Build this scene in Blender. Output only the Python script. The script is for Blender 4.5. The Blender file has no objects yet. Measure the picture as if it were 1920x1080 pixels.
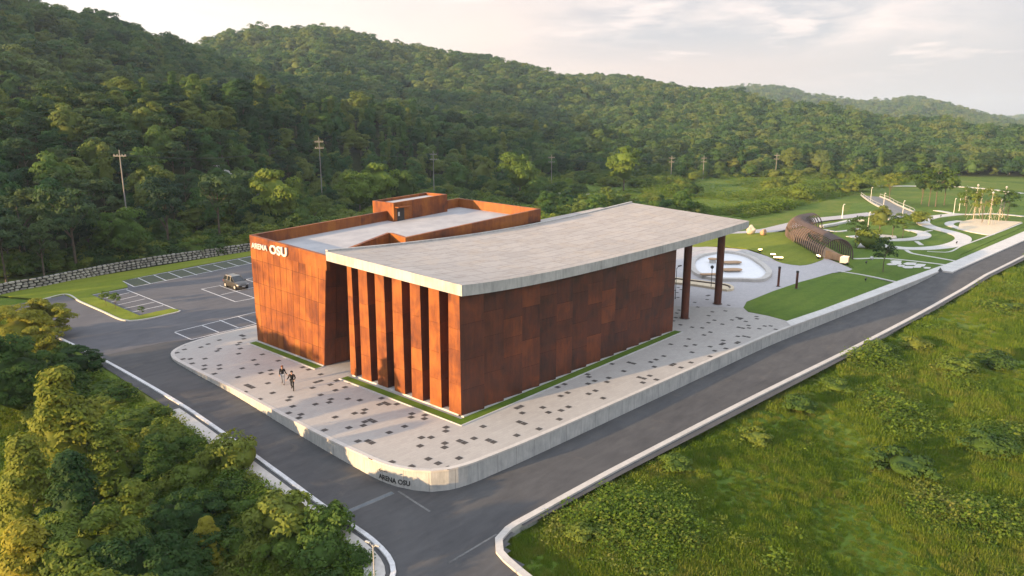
import bpy, bmesh, math, random
import numpy as np
from mathutils import Vector, Matrix
R = math.radians
random.seed(7); rng = np.random.default_rng(11)
S = bpy.context.scene
COL = S.collection

# ------------------------------------------------------------------ camera
F = 1350.; HZ = 235.; H = 23.; YAW = R(41.75)
P = math.atan((540-HZ)/F)
FW = np.array([math.cos(YAW)*math.cos(P), math.sin(YAW)*math.cos(P), -math.sin(P)])
RT = np.array([math.sin(YAW), -math.cos(YAW), 0.]); UP = np.cross(RT, FW)
CAM = np.array([0., 0., H])
cd = bpy.data.cameras.new('camera'); cam = bpy.data.objects.new('camera', cd); COL.objects.link(cam)
cam.location = CAM; cd.sensor_width = 36; cd.lens = 36*F/1920; cd.clip_start = .5; cd.clip_end = 12000
M3 = Matrix(((RT[0], UP[0], -FW[0]), (RT[1], UP[1], -FW[1]), (RT[2], UP[2], -FW[2])))
cam.rotation_euler = M3.to_euler(); S.camera = cam

# ------------------------------------------------------------------ light
SUN_EL = 9.; SUN_AZ = 165.5     # azimuth counter-clockwise from +X
sd = np.array([math.cos(R(SUN_AZ))*math.cos(R(SUN_EL)), math.sin(R(SUN_AZ))*math.cos(R(SUN_EL)), math.sin(R(SUN_EL))])
sl = bpy.data.lights.new('sun', 'SUN'); sl.energy = 5.0; sl.angle = R(.6); sl.color = (1, .66, .34)
so = bpy.data.objects.new('sun', sl); COL.objects.link(so)
so.rotation_euler = Vector(sd).to_track_quat('Z', 'Y').to_euler(); so.location = (-40, 20, 60)

W = bpy.data.worlds.new('World'); S.world = W; W.use_nodes = True
def N(nt, t, **k):
    n = nt.nodes.new(t)
    for a, b in k.items():
        if a.startswith('i_'):
            key = a[2:]; key = int(key) if key.isdigit() else key.replace('_', ' ')
            n.inputs[key].default_value = b
        else: setattr(n, a, b)
    return n
def ramp(nt, stops, fac=None, interp='LINEAR'):
    n = nt.nodes.new('ShaderNodeValToRGB'); e = n.color_ramp.elements; n.color_ramp.interpolation = interp
    while len(e) < len(stops): e.new(.5)
    for i, (p, c) in enumerate(stops):
        e[i].position = p; e[i].color = (c, c, c, 1) if isinstance(c, (int, float)) else (*c, 1)
    if fac is not None: nt.links.new(fac, n.inputs[0])
    return n.outputs[0]
def math_(nt, op, a, b=None, c=None):
    n = nt.nodes.new('ShaderNodeMath'); n.operation = op
    for i, v in enumerate((a, b, c)):
        if v is None: continue
        if isinstance(v, (int, float)): n.inputs[i].default_value = v
        else: nt.links.new(v, n.inputs[i])
    return n.outputs[0]
def mixc(nt, f, a, b, bt='MIX'):
    n = nt.nodes.new('ShaderNodeMix'); n.data_type = 'RGBA'; n.blend_type = bt
    for i, v in ((0, f), (6, a), (7, b)):
        if isinstance(v, (int, float)): n.inputs[i].default_value = v
        elif isinstance(v, tuple): n.inputs[i].default_value = (*v, 1)
        else: nt.links.new(v, n.inputs[i])
    return n.outputs[2]
def world():
    nt = W.node_tree; nt.nodes.clear(); L = nt.links.new
    out = N(nt, 'ShaderNodeOutputWorld')
    sky = N(nt, 'ShaderNodeTexSky', sky_type='NISHITA', sun_disc=False, sun_elevation=R(SUN_EL), sun_rotation=R(90-SUN_AZ), dust_density=2.5)
    b1 = N(nt, 'ShaderNodeBackground', i_Strength=.08); L(sky.outputs[0], b1.inputs[0])
    tc = N(nt, 'ShaderNodeTexCoord'); sp = N(nt, 'ShaderNodeSeparateXYZ'); L(tc.outputs['Generated'], sp.inputs[0])
    # brightness falls off from the sunward side of the view to the right
    def dirdot(px):
        d = FW*F+RT*(px-960)+UP*305; d = d/np.linalg.norm(d)
        v = N(nt, 'ShaderNodeVectorMath', operation='DOT_PRODUCT'); L(tc.outputs['Generated'], v.inputs[0]); v.inputs[1].default_value = tuple(d); return v.outputs['Value']
    a = dirdot(-300)
    side = ramp(nt, [(.0, (.46, .46, .52)), (.36, (.58, .555, .575)), (.60, (.72, .615, .59)), (.76, (.87, .735, .67)), (.90, (.97, .875, .80)), (1, (1.02, .98, .94))], a)
    hgt = math_(nt, 'MULTIPLY', sp.outputs[2], 1.0)
    up = ramp(nt, [(0, 0.), (.10, .0), (.26, .85), (.6, 1.)], hgt)
    high = ramp(nt, [(.2, (.50, .52, .58)), (.6, (.66, .655, .69)), (.82, (.88, .79, .74)), (1, (1.0, .94, .88))], a)
    base = mixc(nt, up, side, high)
    # cloud layer
    def cl(sc, loc, scale, det=7., rough=.56, dist=.4):
        mp = N(nt, 'ShaderNodeMapping'); L(tc.outputs['Generated'], mp.inputs[0]); mp.inputs['Scale'].default_value = sc; mp.inputs['Location'].default_value = loc
        n = N(nt, 'ShaderNodeTexNoise', i_Scale=scale, i_Detail=det, i_Roughness=rough, i_Distortion=dist); L(mp.outputs[0], n.inputs[0]); return n.outputs[0]
    n1 = cl((1, 1, 4.2), (.3, .2, .55), 3.2); n2 = cl((1, 1, 4.5), (2.3, 1.2, .1), 9., 6., .6); n3 = cl((1, 1, 7.), (.9, 3.2, .4), 6., 5., .5)
    c1 = dirdot(1380)
    win = math_(nt, 'MULTIPLY', ramp(nt, [(.945, 0.), (.982, 1.)], c1), ramp(nt, [(.075, 0.), (.110, 1.)], hgt))
    m1 = math_(nt, 'MULTIPLY', ramp(nt, [(.30, 0.), (.46, 1.)], n1), win)
    cc = ramp(nt, [(.38, (.98, .83, .78)), (.46, (.76, .69, .68)), (.56, (.52, .52, .56))], math_(nt, 'ADD', math_(nt, 'MULTIPLY', n1, .6), math_(nt, 'MULTIPLY', n2, .4)))
    base = mixc(nt, m1, base, cc)
    # small lit wisps and a faint veil
    m2 = math_(nt, 'MULTIPLY', ramp(nt, [(.58, 0.), (.70, .8)], n3), ramp(nt, [(.045, 0.), (.09, 1.)], hgt))
    base = mixc(nt, m2, base, (.98, .84, .79))
    m3 = math_(nt, 'MULTIPLY', ramp(nt, [(.45, 0.), (.70, .35)], n1), ramp(nt, [(.03, 0.), (.10, 1.)], hgt))
    base = mixc(nt, m3, base, (.60, .58, .61))
    base = mixc(nt, 1., base, (.86, .835, .82), 'MULTIPLY')
    base = mixc(nt, ramp(nt, [(.20, 0.), (.5, 1.)], hgt), base, (.84, .90, 1.02))
    b2 = N(nt, 'ShaderNodeBackground', i_Strength=.64); L(base, b2.inputs[0])
    mx = N(nt, 'ShaderNodeMixShader'); mx.inputs[0].default_value = .88
    L(b1.outputs[0], mx.inputs[1]); L(b2.outputs[0], mx.inputs[2]); L(mx.outputs[0], out.inputs[0])
world()
S.view_settings.view_transform = 'Standard'; S.view_settings.look = 'None'
S.view_settings.exposure = 1.32; S.view_settings.gamma = 1
S.cycles.max_bounces = 6; S.cycles.diffuse_bounces = 3; S.cycles.transmission_bounces = 3; S.cycles.transparent_max_bounces = 4
S.cycles.volume_bounces = 0; S.cycles.caustics_reflective = False; S.cycles.caustics_refractive = False
S.cycles.use_denoising = True

# ------------------------------------------------------------------ survey helpers
def ray(px, py): return FW*F+RT*(px-960)+UP*(540-py)
def G(px, py, z=0.):
    d = ray(px, py); t = (z-CAM[2])/d[2]; p = CAM+d*t; return (float(p[0]), float(p[1]))
def GL(pts, z=0.): return [G(a, b, z) for a, b in pts]
def rowz(x, y, py):
    lo, hi = -60., 900.
    for _ in range(50):
        m = (lo+hi)/2; v = np.array([x, y, m])-CAM
        if 540-F*(v@UP)/(v@FW) > py: lo = m
        else: hi = m
    return m
def Gt(px, py):
    z = -2.
    for _ in range(25): x, y = G(px, py, z); z = .5*z+.5*tz(x, y)
    return x, y
def polar(px, r, py=300):
    d = ray(px, py); h = math.hypot(d[0], d[1]); return float(d[0]/h*r), float(d[1]/h*r)

# ------------------------------------------------------------------ objects
def tag(o, label=None, cat=None, group=None, kind=None):
    if label: o['label'] = label
    if cat: o['category'] = cat
    if group: o['group'] = group
    if kind: o['kind'] = kind
    return o
def empty(name, loc, label, cat, group=None, rz=0):
    o = bpy.data.objects.new(name, None); COL.objects.link(o); o.location = loc; o.rotation_euler.z = rz; o.empty_display_size = .2
    return tag(o, label, cat, group)
def link(name, me, parent=None, world_space=True):
    o = bpy.data.objects.new(name, me); COL.objects.link(o)
    if parent:
        o.parent = parent
        if world_space:
            r = parent; 
            while r.parent: r = r.parent
            o.matrix_parent_inverse = Matrix.LocRotScale(r.location, r.rotation_euler, r.scale).inverted() if parent is r else Matrix.Identity(4)
    return o
def mesh(name, V, Fc, mats, uv=None, smooth=False, mi=None):
    me = bpy.data.meshes.new(name); me.from_pydata([tuple(map(float, v)) for v in V], [], Fc)
    for m in (mats if isinstance(mats, (list, tuple)) else [mats]): me.materials.append(m)
    if mi is not None: me.polygons.foreach_set('material_index', np.array(mi, dtype=np.int32))
    if uv is not None:
        l = me.uv_layers.new(name='UVMap')
        vi = np.zeros(len(me.loops), dtype=np.int32); me.loops.foreach_get('vertex_index', vi)
        l.data.foreach_set('uv', np.array(uv, dtype=np.float32)[vi].ravel())
    if smooth: me.polygons.foreach_set('use_smooth', np.ones(len(me.polygons), dtype=bool))
    me.update(); return me
class MB:
    """collects boxes, prisms and tubes into one mesh"""
    def __init__(s): s.V = []; s.F = []; s.I = []; s.T = []
    def add(s, V, Fc, mi=0, tone=.5):
        b = len(s.V); s.V += [tuple(v) for v in V]; s.F += [tuple(b+i for i in f) for f in Fc]; s.I += [mi]*len(Fc); s.T += [tone]*len(Fc)
    def box(s, a, b, mi=0, tone=.5, rz=0, piv=None):
        (x0, y0, z0), (x1, y1, z1) = a, b
        V = [(x0, y0, z0), (x1, y0, z0), (x1, y1, z0), (x0, y1, z0), (x0, y0, z1), (x1, y0, z1), (x1, y1, z1), (x0, y1, z1)]
        if rz:
            cx, cy = piv or ((x0+x1)/2, (y0+y1)/2); c, t = math.cos(rz), math.sin(rz)
            V = [(cx+(x-cx)*c-(y-cy)*t, cy+(x-cx)*t+(y-cy)*c, z) for x, y, z in V]
        s.add(V, [(0, 3, 2, 1), (4, 5, 6, 7), (0, 1, 5, 4), (1, 2, 6, 5), (2, 3, 7, 6), (3, 0, 4, 7)], mi, tone)
    def hexa(s, V, mi=0, tone=.5):     # bottom ring 4, top ring 4
        s.add(V, [(0, 3, 2, 1), (4, 5, 6, 7), (0, 1, 5, 4), (1, 2, 6, 5), (2, 3, 7, 6), (3, 0, 4, 7)], mi, tone)
    def prism(s, poly, z0, z1, mi=0, tone=.5):
        n = len(poly); f = (lambda z, p: z(p) if callable(z) else z)
        V = [(p[0], p[1], f(z0, p)) for p in poly]+[(p[0], p[1], f(z1, p)) for p in poly]
        area = sum(poly[i][0]*poly[(i+1) % n][1]-poly[(i+1) % n][0]*poly[i][1] for i in range(n))
        top = tuple(range(n, 2*n)); bot = tuple(reversed(range(n)))
        sides = [(i, (i+1) % n, n+(i+1) % n, n+i) for i in range(n)]
        if area < 0: top = top[::-1]; bot = bot[::-1]; sides = [t[::-1] for t in sides]
        s.add(V, [top, bot]+sides, mi, tone)
    def tube(s, pts, rad, n=8, mi=0, cap=True, tone=.5):
        pts = [Vector(p) for p in pts]; rads = rad if isinstance(rad, (list, tuple)) else [rad]*len(pts)
        V = []; up = Vector((0, 0, 1))
        for i, p in enumerate(pts):
            d = (pts[min(i+1, len(pts)-1)]-pts[max(i-1, 0)]).normalized()
            a = d.cross(up if abs(d.z) < .95 else Vector((1, 0, 0))).normalized(); b = a.cross(d)
            for k in range(n):
                t = 2*math.pi*k/n; V.append(p+(a*math.cos(t)+b*math.sin(t))*rads[i])
        Fc = [(i*n+k, i*n+(k+1) % n, (i+1)*n+(k+1) % n, (i+1)*n+k) for i in range(len(pts)-1) for k in range(n)]
        if cap: Fc += [tuple(range(n))[::-1], tuple(range((len(pts)-1)*n, len(pts)*n))]
        s.add(V, Fc, mi, tone)
    def quad(s, a, b, c, d, mi=0, tone=.5): s.add([a, b, c, d], [(0, 1, 2, 3)], mi, tone)
    def build(s, name, mats, parent=None, smooth=False, bevel=0, ws=True):
        me = mesh(name, s.V, s.F, mats, smooth=smooth, mi=s.I)
        at = me.attributes.new('tone', 'FLOAT', 'FACE'); at.data.foreach_set('value', np.array(s.T, dtype=np.float32))
        if bevel:
            bm = bmesh.new(); bm.from_mesh(me); bmesh.ops.remove_doubles(bm, verts=bm.verts, dist=1e-5)
            bmesh.ops.bevel(bm, geom=[e for e in bm.edges if len(e.link_faces) == 2 and e.calc_face_angle(0) > .5], offset=bevel, segments=2, affect='EDGES', profile=.6)
            bm.to_mesh(me); bm.free()
        return link(name, me, parent, ws)
def copy_thing(o, loc=None, rz=None, sc=None, label=None, group=None):
    c = o.copy(); COL.objects.link(c)
    def rec(a, b):
        for ch in a.children:
            k = ch.copy(); COL.objects.link(k); k.parent = b; k.matrix_parent_inverse = ch.matrix_parent_inverse.copy(); rec(ch, k)
    rec(o, c)
    if loc is not None: c.location = loc
    if rz is not None: c.rotation_euler.z = rz
    if sc is not None: c.scale = (sc, sc, sc) if isinstance(sc, (int, float)) else sc
    if label: c['label'] = label
    if group: c['group'] = group
    return c
def smooth_line(pts, step=1.0, closed=False):
    pts = [np.array(p, float) for p in pts]; n = len(pts); out = []
    rng_ = range(n if closed else n-1)
    for i in rng_:
        p1, p2 = pts[i], pts[(i+1) % n]
        p0 = pts[(i-1) % n] if closed or i > 0 else 2*p1-p2
        p3 = pts[(i+2) % n] if closed or i+2 < n else 2*p2-p1
        L = np.linalg.norm(p2-p1); k = max(1, int(L/step)); m = min(1., 1.)
        d0 = np.linalg.norm(p1-p0)**.5+1e-6; d1 = L**.5+1e-6; d2 = np.linalg.norm(p3-p2)**.5+1e-6
        for j in range(k):
            # centripetal Catmull-Rom
            t0, t1, t2, t3 = 0, d0, d0+d1, d0+d1+d2; t = t1+(t2-t1)*j/k
            A1 = (t1-t)/(t1-t0)*p0+(t-t0)/(t1-t0)*p1; A2 = (t2-t)/(t2-t1)*p1+(t-t1)/(t2-t1)*p2; A3 = (t3-t)/(t3-t2)*p2+(t-t2)/(t3-t2)*p3
            B1 = (t2-t)/(t2-t0)*A1+(t-t0)/(t2-t0)*A2; B2 = (t3-t)/(t3-t1)*A2+(t-t1)/(t3-t1)*A3
            out.append(tuple((t2-t)/(t2-t1)*B1+(t-t1)/(t2-t1)*B2))
    if not closed: out.append(tuple(pts[-1]))
    return out
def offset(line, d, closed=False):
    out = []; n = len(line)
    for i, p in enumerate(line):
        a = line[(i-1) % n] if closed else line[max(i-1, 0)]; b = line[(i+1) % n] if closed else line[min(i+1, n-1)]
        t = np.array(b)-np.array(a); t = t/(np.linalg.norm(t)+1e-9); out.append((p[0]-t[1]*d, p[1]+t[0]*d))
    return out
def ribbon(line, half, z, thick=0, closed=False, name='path', mat=None, parent=None):
    """flat strip along a line; half: width each side or (left, right) offsets; z: number or function"""
    lo, hi = (half if isinstance(half, tuple) else (-half, half))
    A = offset(line, lo, closed); B = offset(line, hi, closed); f = z if callable(z) else (lambda x, y: z)
    V = []; Fc = []; n = len(line); uv = []; s = 0
    for i in range(n):
        if i: s += math.dist(line[i], line[i-1])
        V += [(A[i][0], A[i][1], f(*A[i])), (B[i][0], B[i][1], f(*B[i]))]; uv += [(s, 0), (s, hi-lo)]
    m = n if closed else n-1
    for i in range(m):
        j = (i+1) % n; Fc.append((2*i, 2*j, 2*j+1, 2*i+1))
    if thick:
        b = len(V); V += [(x, y, z_-thick) for x, y, z_ in V]; uv += uv
        for i in range(m):
            j = (i+1) % n
            Fc += [(2*i, b+2*i, b+2*j, 2*j), (2*i+1, 2*j+1, b+2*j+1, b+2*i+1)]
        if not closed: Fc += [(0, 1, b+1, b), (2*n-2, b+2*n-2, b+2*n-1, 2*n-1)]
    return V, Fc, uv
def in_poly(x, y, poly):
    x = np.asarray(x, float); y = np.asarray(y, float); r = np.zeros(x.shape, bool); n = len(poly)
    for i in range(n):
        x1, y1 = poly[i]; x2, y2 = poly[(i+1) % n]
        c = ((y1 > y) != (y2 > y)); 
        r ^= c & (x < (x2-x1)*(y-y1)/(y2-y1+1e-12)+x1)
    return r
def dist_poly(x, y, poly, closed=True):
    x = np.asarray(x, float); y = np.asarray(y, float); d = np.full(x.shape, 1e9); n = len(poly)
    for i in range(n if closed else n-1):
        ax, ay = poly[i]; bx, by = poly[(i+1) % n]; dx, dy = bx-ax, by-ay
        t = np.clip(((x-ax)*dx+(y-ay)*dy)/(dx*dx+dy*dy+1e-12), 0, 1); d = np.minimum(d, np.hypot(x-ax-t*dx, y-ay-t*dy))
    return d

# ------------------------------------------------------------------ materials
def mat(name, col, rough=.8, spec=.3, metal=0, build=None, emit=None, estr=0):
    m = bpy.data.materials.new(name); m.use_nodes = True; nt = m.node_tree; b = nt.nodes['Principled BSDF']
    b.inputs['Base Color'].default_value = (*col, 1); b.inputs['Roughness'].default_value = rough
    b.inputs['Specular IOR Level'].default_value = spec; b.inputs['Metallic'].default_value = metal
    if emit: b.inputs['Emission Color'].default_value = (*emit, 1); b.inputs['Emission Strength'].default_value = estr
    if build: build(nt, b)
    return m
def bump(nt, b, h, s=.3, d=.05):
    n = N(nt, 'ShaderNodeBump'); n.inputs['Strength'].default_value = s; n.inputs['Distance'].default_value = d
    nt.links.new(h, n.inputs['Height']); nt.links.new(n.outputs[0], b.inputs['Normal'])
def pos(nt): return N(nt, 'ShaderNodeNewGeometry').outputs['Position']
def noise(nt, v, sc, det=4., rough=.55, dist=0., scale3=None):
    if scale3:
        m = N(nt, 'ShaderNodeMapping'); m.inputs['Scale'].default_value = scale3; nt.links.new(v, m.inputs[0]); v = m.outputs[0]
    n = N(nt, 'ShaderNodeTexNoise', i_Scale=sc, i_Detail=det, i_Roughness=rough, i_Distortion=dist); nt.links.new(v, n.inputs[0]); return n.outputs[0]
def attr(nt, name): return N(nt, 'ShaderNodeAttribute', attribute_name=name).outputs['Fac']

def b_corten(dark):
    def f(nt, b):
        p = pos(nt); t = attr(nt, 'tone')
        n1 = noise(nt, p, .45, 5, .6, .6); n2 = noise(nt, p, 2.6, 6, .7, .3, (1, 1, .16)); n3 = noise(nt, p, 9, 3, .6)
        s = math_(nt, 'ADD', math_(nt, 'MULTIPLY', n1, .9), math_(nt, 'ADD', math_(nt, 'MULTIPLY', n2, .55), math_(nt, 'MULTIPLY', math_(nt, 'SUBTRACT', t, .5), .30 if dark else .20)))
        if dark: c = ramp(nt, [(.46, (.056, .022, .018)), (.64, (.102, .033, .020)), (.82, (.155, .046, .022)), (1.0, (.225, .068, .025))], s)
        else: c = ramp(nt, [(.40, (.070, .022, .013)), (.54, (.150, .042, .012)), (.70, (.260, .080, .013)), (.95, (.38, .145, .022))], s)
        c = mixc(nt, .35, c, mixc(nt, n3, (.05, .02, .015), (.4, .16, .07)), 'OVERLAY')
        nt.links.new(c, b.inputs['Base Color']); bump(nt, b, n2, .25, .03)
        nt.links.new(ramp(nt, [(.3, .48), (.8, .75)], n1), b.inputs['Roughness'])
    return f
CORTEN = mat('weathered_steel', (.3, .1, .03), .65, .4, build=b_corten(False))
CORTEN_D = mat('weathered_steel_brown_shaded', (.16, .05, .03), .6, .45, build=b_corten(True))  # brown copy of the steel with the shade of the side walls put in
GROOVE = mat('panel_groove', (.02, .012, .01), .9)
def b_conc(c0, c1, sc=1., streak=True, joint=None):
    def f(nt, b):
        p = pos(nt); n1 = noise(nt, p, .5*sc, 6, .6, .4); n2 = noise(nt, p, 3*sc, 5, .65, 0, (1, 1, .15) if streak else None); n3 = noise(nt, p, 25, 2, .5)
        s = math_(nt, 'ADD', math_(nt, 'MULTIPLY', n1, .5), math_(nt, 'MULTIPLY', n2, .5))
        c = ramp(nt, [(.34, c0), (.60, c1)], s)
        c = mixc(nt, .12, c, mixc(nt, n3, (0, 0, 0), (1, 1, 1)), 'OVERLAY')
        if joint:
            uv = N(nt, 'ShaderNodeUVMap').outputs[0]; sp = N(nt, 'ShaderNodeSeparateXYZ'); nt.links.new(uv, sp.inputs[0])
            fr = math_(nt, 'FRACT', math_(nt, 'DIVIDE', sp.outputs[0], joint))
            ln = math_(nt, 'LESS_THAN', math_(nt, 'ABSOLUTE', math_(nt, 'SUBTRACT', fr, .5)), .012)
            c = mixc(nt, math_(nt, 'MULTIPLY', ln, .55), c, (.10, .10, .095))
        nt.links.new(c, b.inputs['Base Color']); bump(nt, b, n3, .15, .01)
    return f
CONC = mat('concrete', (.45, .43, .4), .85, .25, build=b_conc((.30, .295, .28), (.50, .485, .455)))
CONC_J = mat('cast_concrete_panels', (.45, .43, .4), .85, .25, build=b_conc((.30, .305, .295), (.47, .465, .44), 1.6, joint=1.85))
CAP = mat('pale_concrete_cap', (.5, .47, .43), .85, .25, build=b_conc((.42, .395, .36), (.54, .51, .47), 1, False))
CONC_W = mat('white_concrete', (.48, .47, .45), .8, .25, build=b_conc((.40, .395, .385), (.52, .51, .49), 1, False))
def b_roof(nt, b):
    p = pos(nt)
    br = N(nt, 'ShaderNodeTexBrick', offset=.5); nt.links.new(p, br.inputs['Vector']); br.inputs['Scale'].default_value = 1
    br.inputs['Brick Width'].default_value = 3.6; br.inputs['Row Height'].default_value = 1.8; br.inputs['Mortar Size'].default_value = .05; br.inputs['Mortar Smooth'].default_value = .5
    br.inputs['Color1'].default_value = (.37, .335, .305, 1); br.inputs['Color2'].default_value = (.43, .39, .355, 1); br.inputs['Mortar'].default_value = (.22, .205, .19, 1)
    n1 = noise(nt, p, .35, 6, .62, .8); n2 = noise(nt, p, 1.5, 6, .65, .5, (.5, 1.4, 1)); n3 = noise(nt, p, 18, 3)
    c = mixc(nt, ramp(nt, [(.50, 0.), (.66, .45)], n1), br.outputs[0], (.45, .37, .29))
    c = mixc(nt, ramp(nt, [(.50, 0.), (.66, .55)], n2), c, (.27, .235, .205))
    c = mixc(nt, .12, c, mixc(nt, n3, (0, 0, 0), (1, 1, 1)), 'OVERLAY')
    nt.links.new(c, b.inputs['Base Color']); bump(nt, b, n3, .1, .01)
ROOF = mat('roof_concrete', (.5, .48, .45), .85, .2, build=b_roof)
def b_deck(nt, b):
    p = pos(nt); n1 = noise(nt, p, .4, 5, .6); n2 = noise(nt, p, 14, 3)
    c = ramp(nt, [(.35, (.33, .33, .345)), (.65, (.42, .415, .42))], n1); c = mixc(nt, .15, c, mixc(nt, n2, (0, 0, 0), (1, 1, 1)), 'OVERLAY')
    nt.links.new(c, b.inputs['Base Color'])
DECK = mat('roof_gravel', (.45, .45, .46), .9, .2, build=b_deck)
def b_asph(c0, c1):
    def f(nt, b):
        p = pos(nt); n1 = noise(nt, p, .16, 6, .6, .8); n2 = noise(nt, p, 40, 3, .7); n3 = noise(nt, p, 1.1, 5, .6, .4, (.35, 1.3, 1)); n4 = noise(nt, p, .5, 4, .6, 1.2)
        c = ramp(nt, [(.34, c0), (.66, c1)], math_(nt, 'ADD', math_(nt, 'MULTIPLY', n1, .5), math_(nt, 'MULTIPLY', n3, .5)))
        c = mixc(nt, ramp(nt, [(.60, 0.), (.70, .35)], n4), c, (.13, .115, .10))
        c = mixc(nt, .35, c, mixc(nt, n2, (0, 0, 0), (1, 1, 1)), 'OVERLAY')
        nt.links.new(c, b.inputs['Base Color']); bump(nt, b, n2, .3, .01)
    return f
ASPH = mat('asphalt', (.07, .07, .075), .9, .25, build=b_asph((.060, .060, .063), (.098, .097, .098)))
ASPH_P = mat('asphalt_parking', (.1, .1, .1), .9, .25, build=b_asph((.085, .085, .093), (.13, .127, .134)))
PAINT = mat('white_paint', (.6, .6, .6), .8, .25, build=b_conc((.42, .42, .42), (.68, .68, .68), 4, False))
PAINT_OLD = mat('worn_paint', (.3, .3, .3), .85, .2, build=b_conc((.09, .09, .09), (.20, .20, .195), 6, False))
def b_pave(c0, c1):
    def f(nt, b):
        p = pos(nt)
        br = N(nt, 'ShaderNodeTexBrick', offset=.5); nt.links.new(p, br.inputs['Vector']); br.inputs['Scale'].default_value = 1
        br.inputs['Brick Width'].default_value = .6; br.inputs['Row Height'].default_value = .3; br.inputs['Mortar Size'].default_value = .006
        br.inputs['Color1'].default_value = (*c0, 1); br.inputs['Color2'].default_value = (*c1, 1); br.inputs['Mortar'].default_value = (c0[0]*.8, c0[1]*.8, c0[2]*.8, 1)
        n1 = noise(nt, p, .12, 5, .6, .6); n2 = noise(nt, p, 9, 3)
        c = mixc(nt, ramp(nt, [(.40, 0.), (.70, .35)], n1), br.outputs[0], (c0[0]*.82, c0[1]*.80, c0[2]*.78))
        c = mixc(nt, .10, c, mixc(nt, n2, (0, 0, 0), (1, 1, 1)), 'OVERLAY')
        nt.links.new(c, b.inputs['Base Color'])
    return f
PAVE = mat('pale_paving', (.45, .42, .39), .85, .25, build=b_pave((.385, .365, .34), (.425, .405, .375)))
PAVE_D = mat('dark_paving_block', (.07, .065, .06), .85, .25, build=b_pave((.060, .055, .052), (.09, .083, .078)))
PAVE_B = mat('grey_paving', (.45, .44, .45), .85, .25, build=b_pave((.41, .395, .40), (.46, .44, .44)))
PATHM = mat('path_concrete', (.55, .53, .5), .85, .2, build=b_conc((.48, .465, .44), (.62, .60, .565), 1, False))
def b_grass(c0, c1, c2):
    def f(nt, b):
        p = pos(nt); n1 = noise(nt, p, .09, 5, .6, .5); n2 = noise(nt, p, 1.3, 6, .7); n3 = noise(nt, p, 14, 4, .7)
        c = ramp(nt, [(.36, c0), (.50, c1), (.66, c2)], math_(nt, 'ADD', math_(nt, 'MULTIPLY', n1, .55), math_(nt, 'MULTIPLY', n2, .45)))
        c = mixc(nt, .45, c, mixc(nt, n3, (0, 0, 0), (1, 1, 1)), 'OVERLAY')
        sp = N(nt, 'ShaderNodeSeparateXYZ'); nt.links.new(p, sp.inputs[0]); st_ = math_(nt, 'SINE', math_(nt, 'ADD', math_(nt, 'MULTIPLY', sp.outputs[1], 2.2), math_(nt, 'MULTIPLY', n1, 6.)))
        c = mixc(nt, ramp(nt, [(.0, 0.), (.4, .22)], math_(nt, 'MULTIPLY', st_, .4)), c, (c0[0]*.8, c0[1]*.8, c0[2]*.8))
        nt.links.new(c, b.inputs['Base Color']); bump(nt, b, n3, .6, .06)
    return f
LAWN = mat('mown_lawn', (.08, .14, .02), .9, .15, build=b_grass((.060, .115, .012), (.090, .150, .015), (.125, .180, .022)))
LAWN_Y = mat('yellow_lawn', (.14, .18, .02), .9, .15, build=b_grass((.12, .165, .016), (.165, .20, .018), (.21, .225, .026)))  # yellower, paler green than the mown lawn
def b_ground(nt, b):
    p = pos(nt); n1 = noise(nt, p, .05, 6, .6, .7); n2 = noise(nt, p, .5, 6, .7); n3 = noise(nt, p, 5, 4, .7)
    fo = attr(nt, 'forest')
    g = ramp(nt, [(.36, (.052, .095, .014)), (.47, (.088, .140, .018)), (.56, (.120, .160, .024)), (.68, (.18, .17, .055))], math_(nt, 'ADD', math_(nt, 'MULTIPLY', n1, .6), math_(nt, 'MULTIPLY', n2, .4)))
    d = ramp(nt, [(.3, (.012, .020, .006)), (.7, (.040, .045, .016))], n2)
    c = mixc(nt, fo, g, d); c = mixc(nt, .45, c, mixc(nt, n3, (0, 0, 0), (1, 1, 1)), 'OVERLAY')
    nt.links.new(c, b.inputs['Base Color']); bump(nt, b, n2, .5, .3)
GROUND = mat('meadow_ground', (.07, .1, .02), .95, .1, build=b_ground)
def leafmat(name, cols, trans=.28, patch=(.60, .30, .25, .02)):
    def f(nt, b):
        oi = N(nt, 'ShaderNodeObjectInfo'); tcd = N(nt, 'ShaderNodeTexCoord').outputs['Object']
        p = pos(nt); n1 = noise(nt, p, patch[3], 4, .6); n2 = noise(nt, tcd, .9, 4, .65); n3 = noise(nt, tcd, 6, 2, .6)
        s = math_(nt, 'ADD', math_(nt, 'MULTIPLY', oi.outputs['Random'], patch[0]), math_(nt, 'ADD', math_(nt, 'MULTIPLY', n1, patch[1]), math_(nt, 'MULTIPLY', n2, patch[2])))
        c = ramp(nt, [(.26, cols[0]), (.42, cols[1]), (.60, cols[2]), (.82, cols[3])], s)
        c = mixc(nt, .3, c, mixc(nt, n3, (0, 0, 0), (1, 1, 1)), 'OVERLAY')
        nt.links.new(c, b.inputs['Base Color'])
        tr = N(nt, 'ShaderNodeBsdfTranslucent'); nt.links.new(mixc(nt, 1., c, (1.3, 1.35, .5), 'MULTIPLY'), tr.inputs[0])
        mx = N(nt, 'ShaderNodeMixShader'); mx.inputs[0].default_value = trans
        nt.links.new(b.outputs[0], mx.inputs[1]); nt.links.new(tr.outputs[0], mx.inputs[2]); nt.links.new(mx.outputs[0], nt.nodes['Material Output'].inputs[0])
    return mat(name, cols[1], .7, .2, build=f)
LEAF = leafmat('broad_leaves', [(.014, .048, .014), (.032, .088, .022), (.068, .135, .026), (.130, .165, .034)])
LEAF_FAR = leafmat('hill_leaves', [(.020, .060, .022), (.040, .098, .030), (.070, .135, .034), (.115, .155, .044)])
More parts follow.
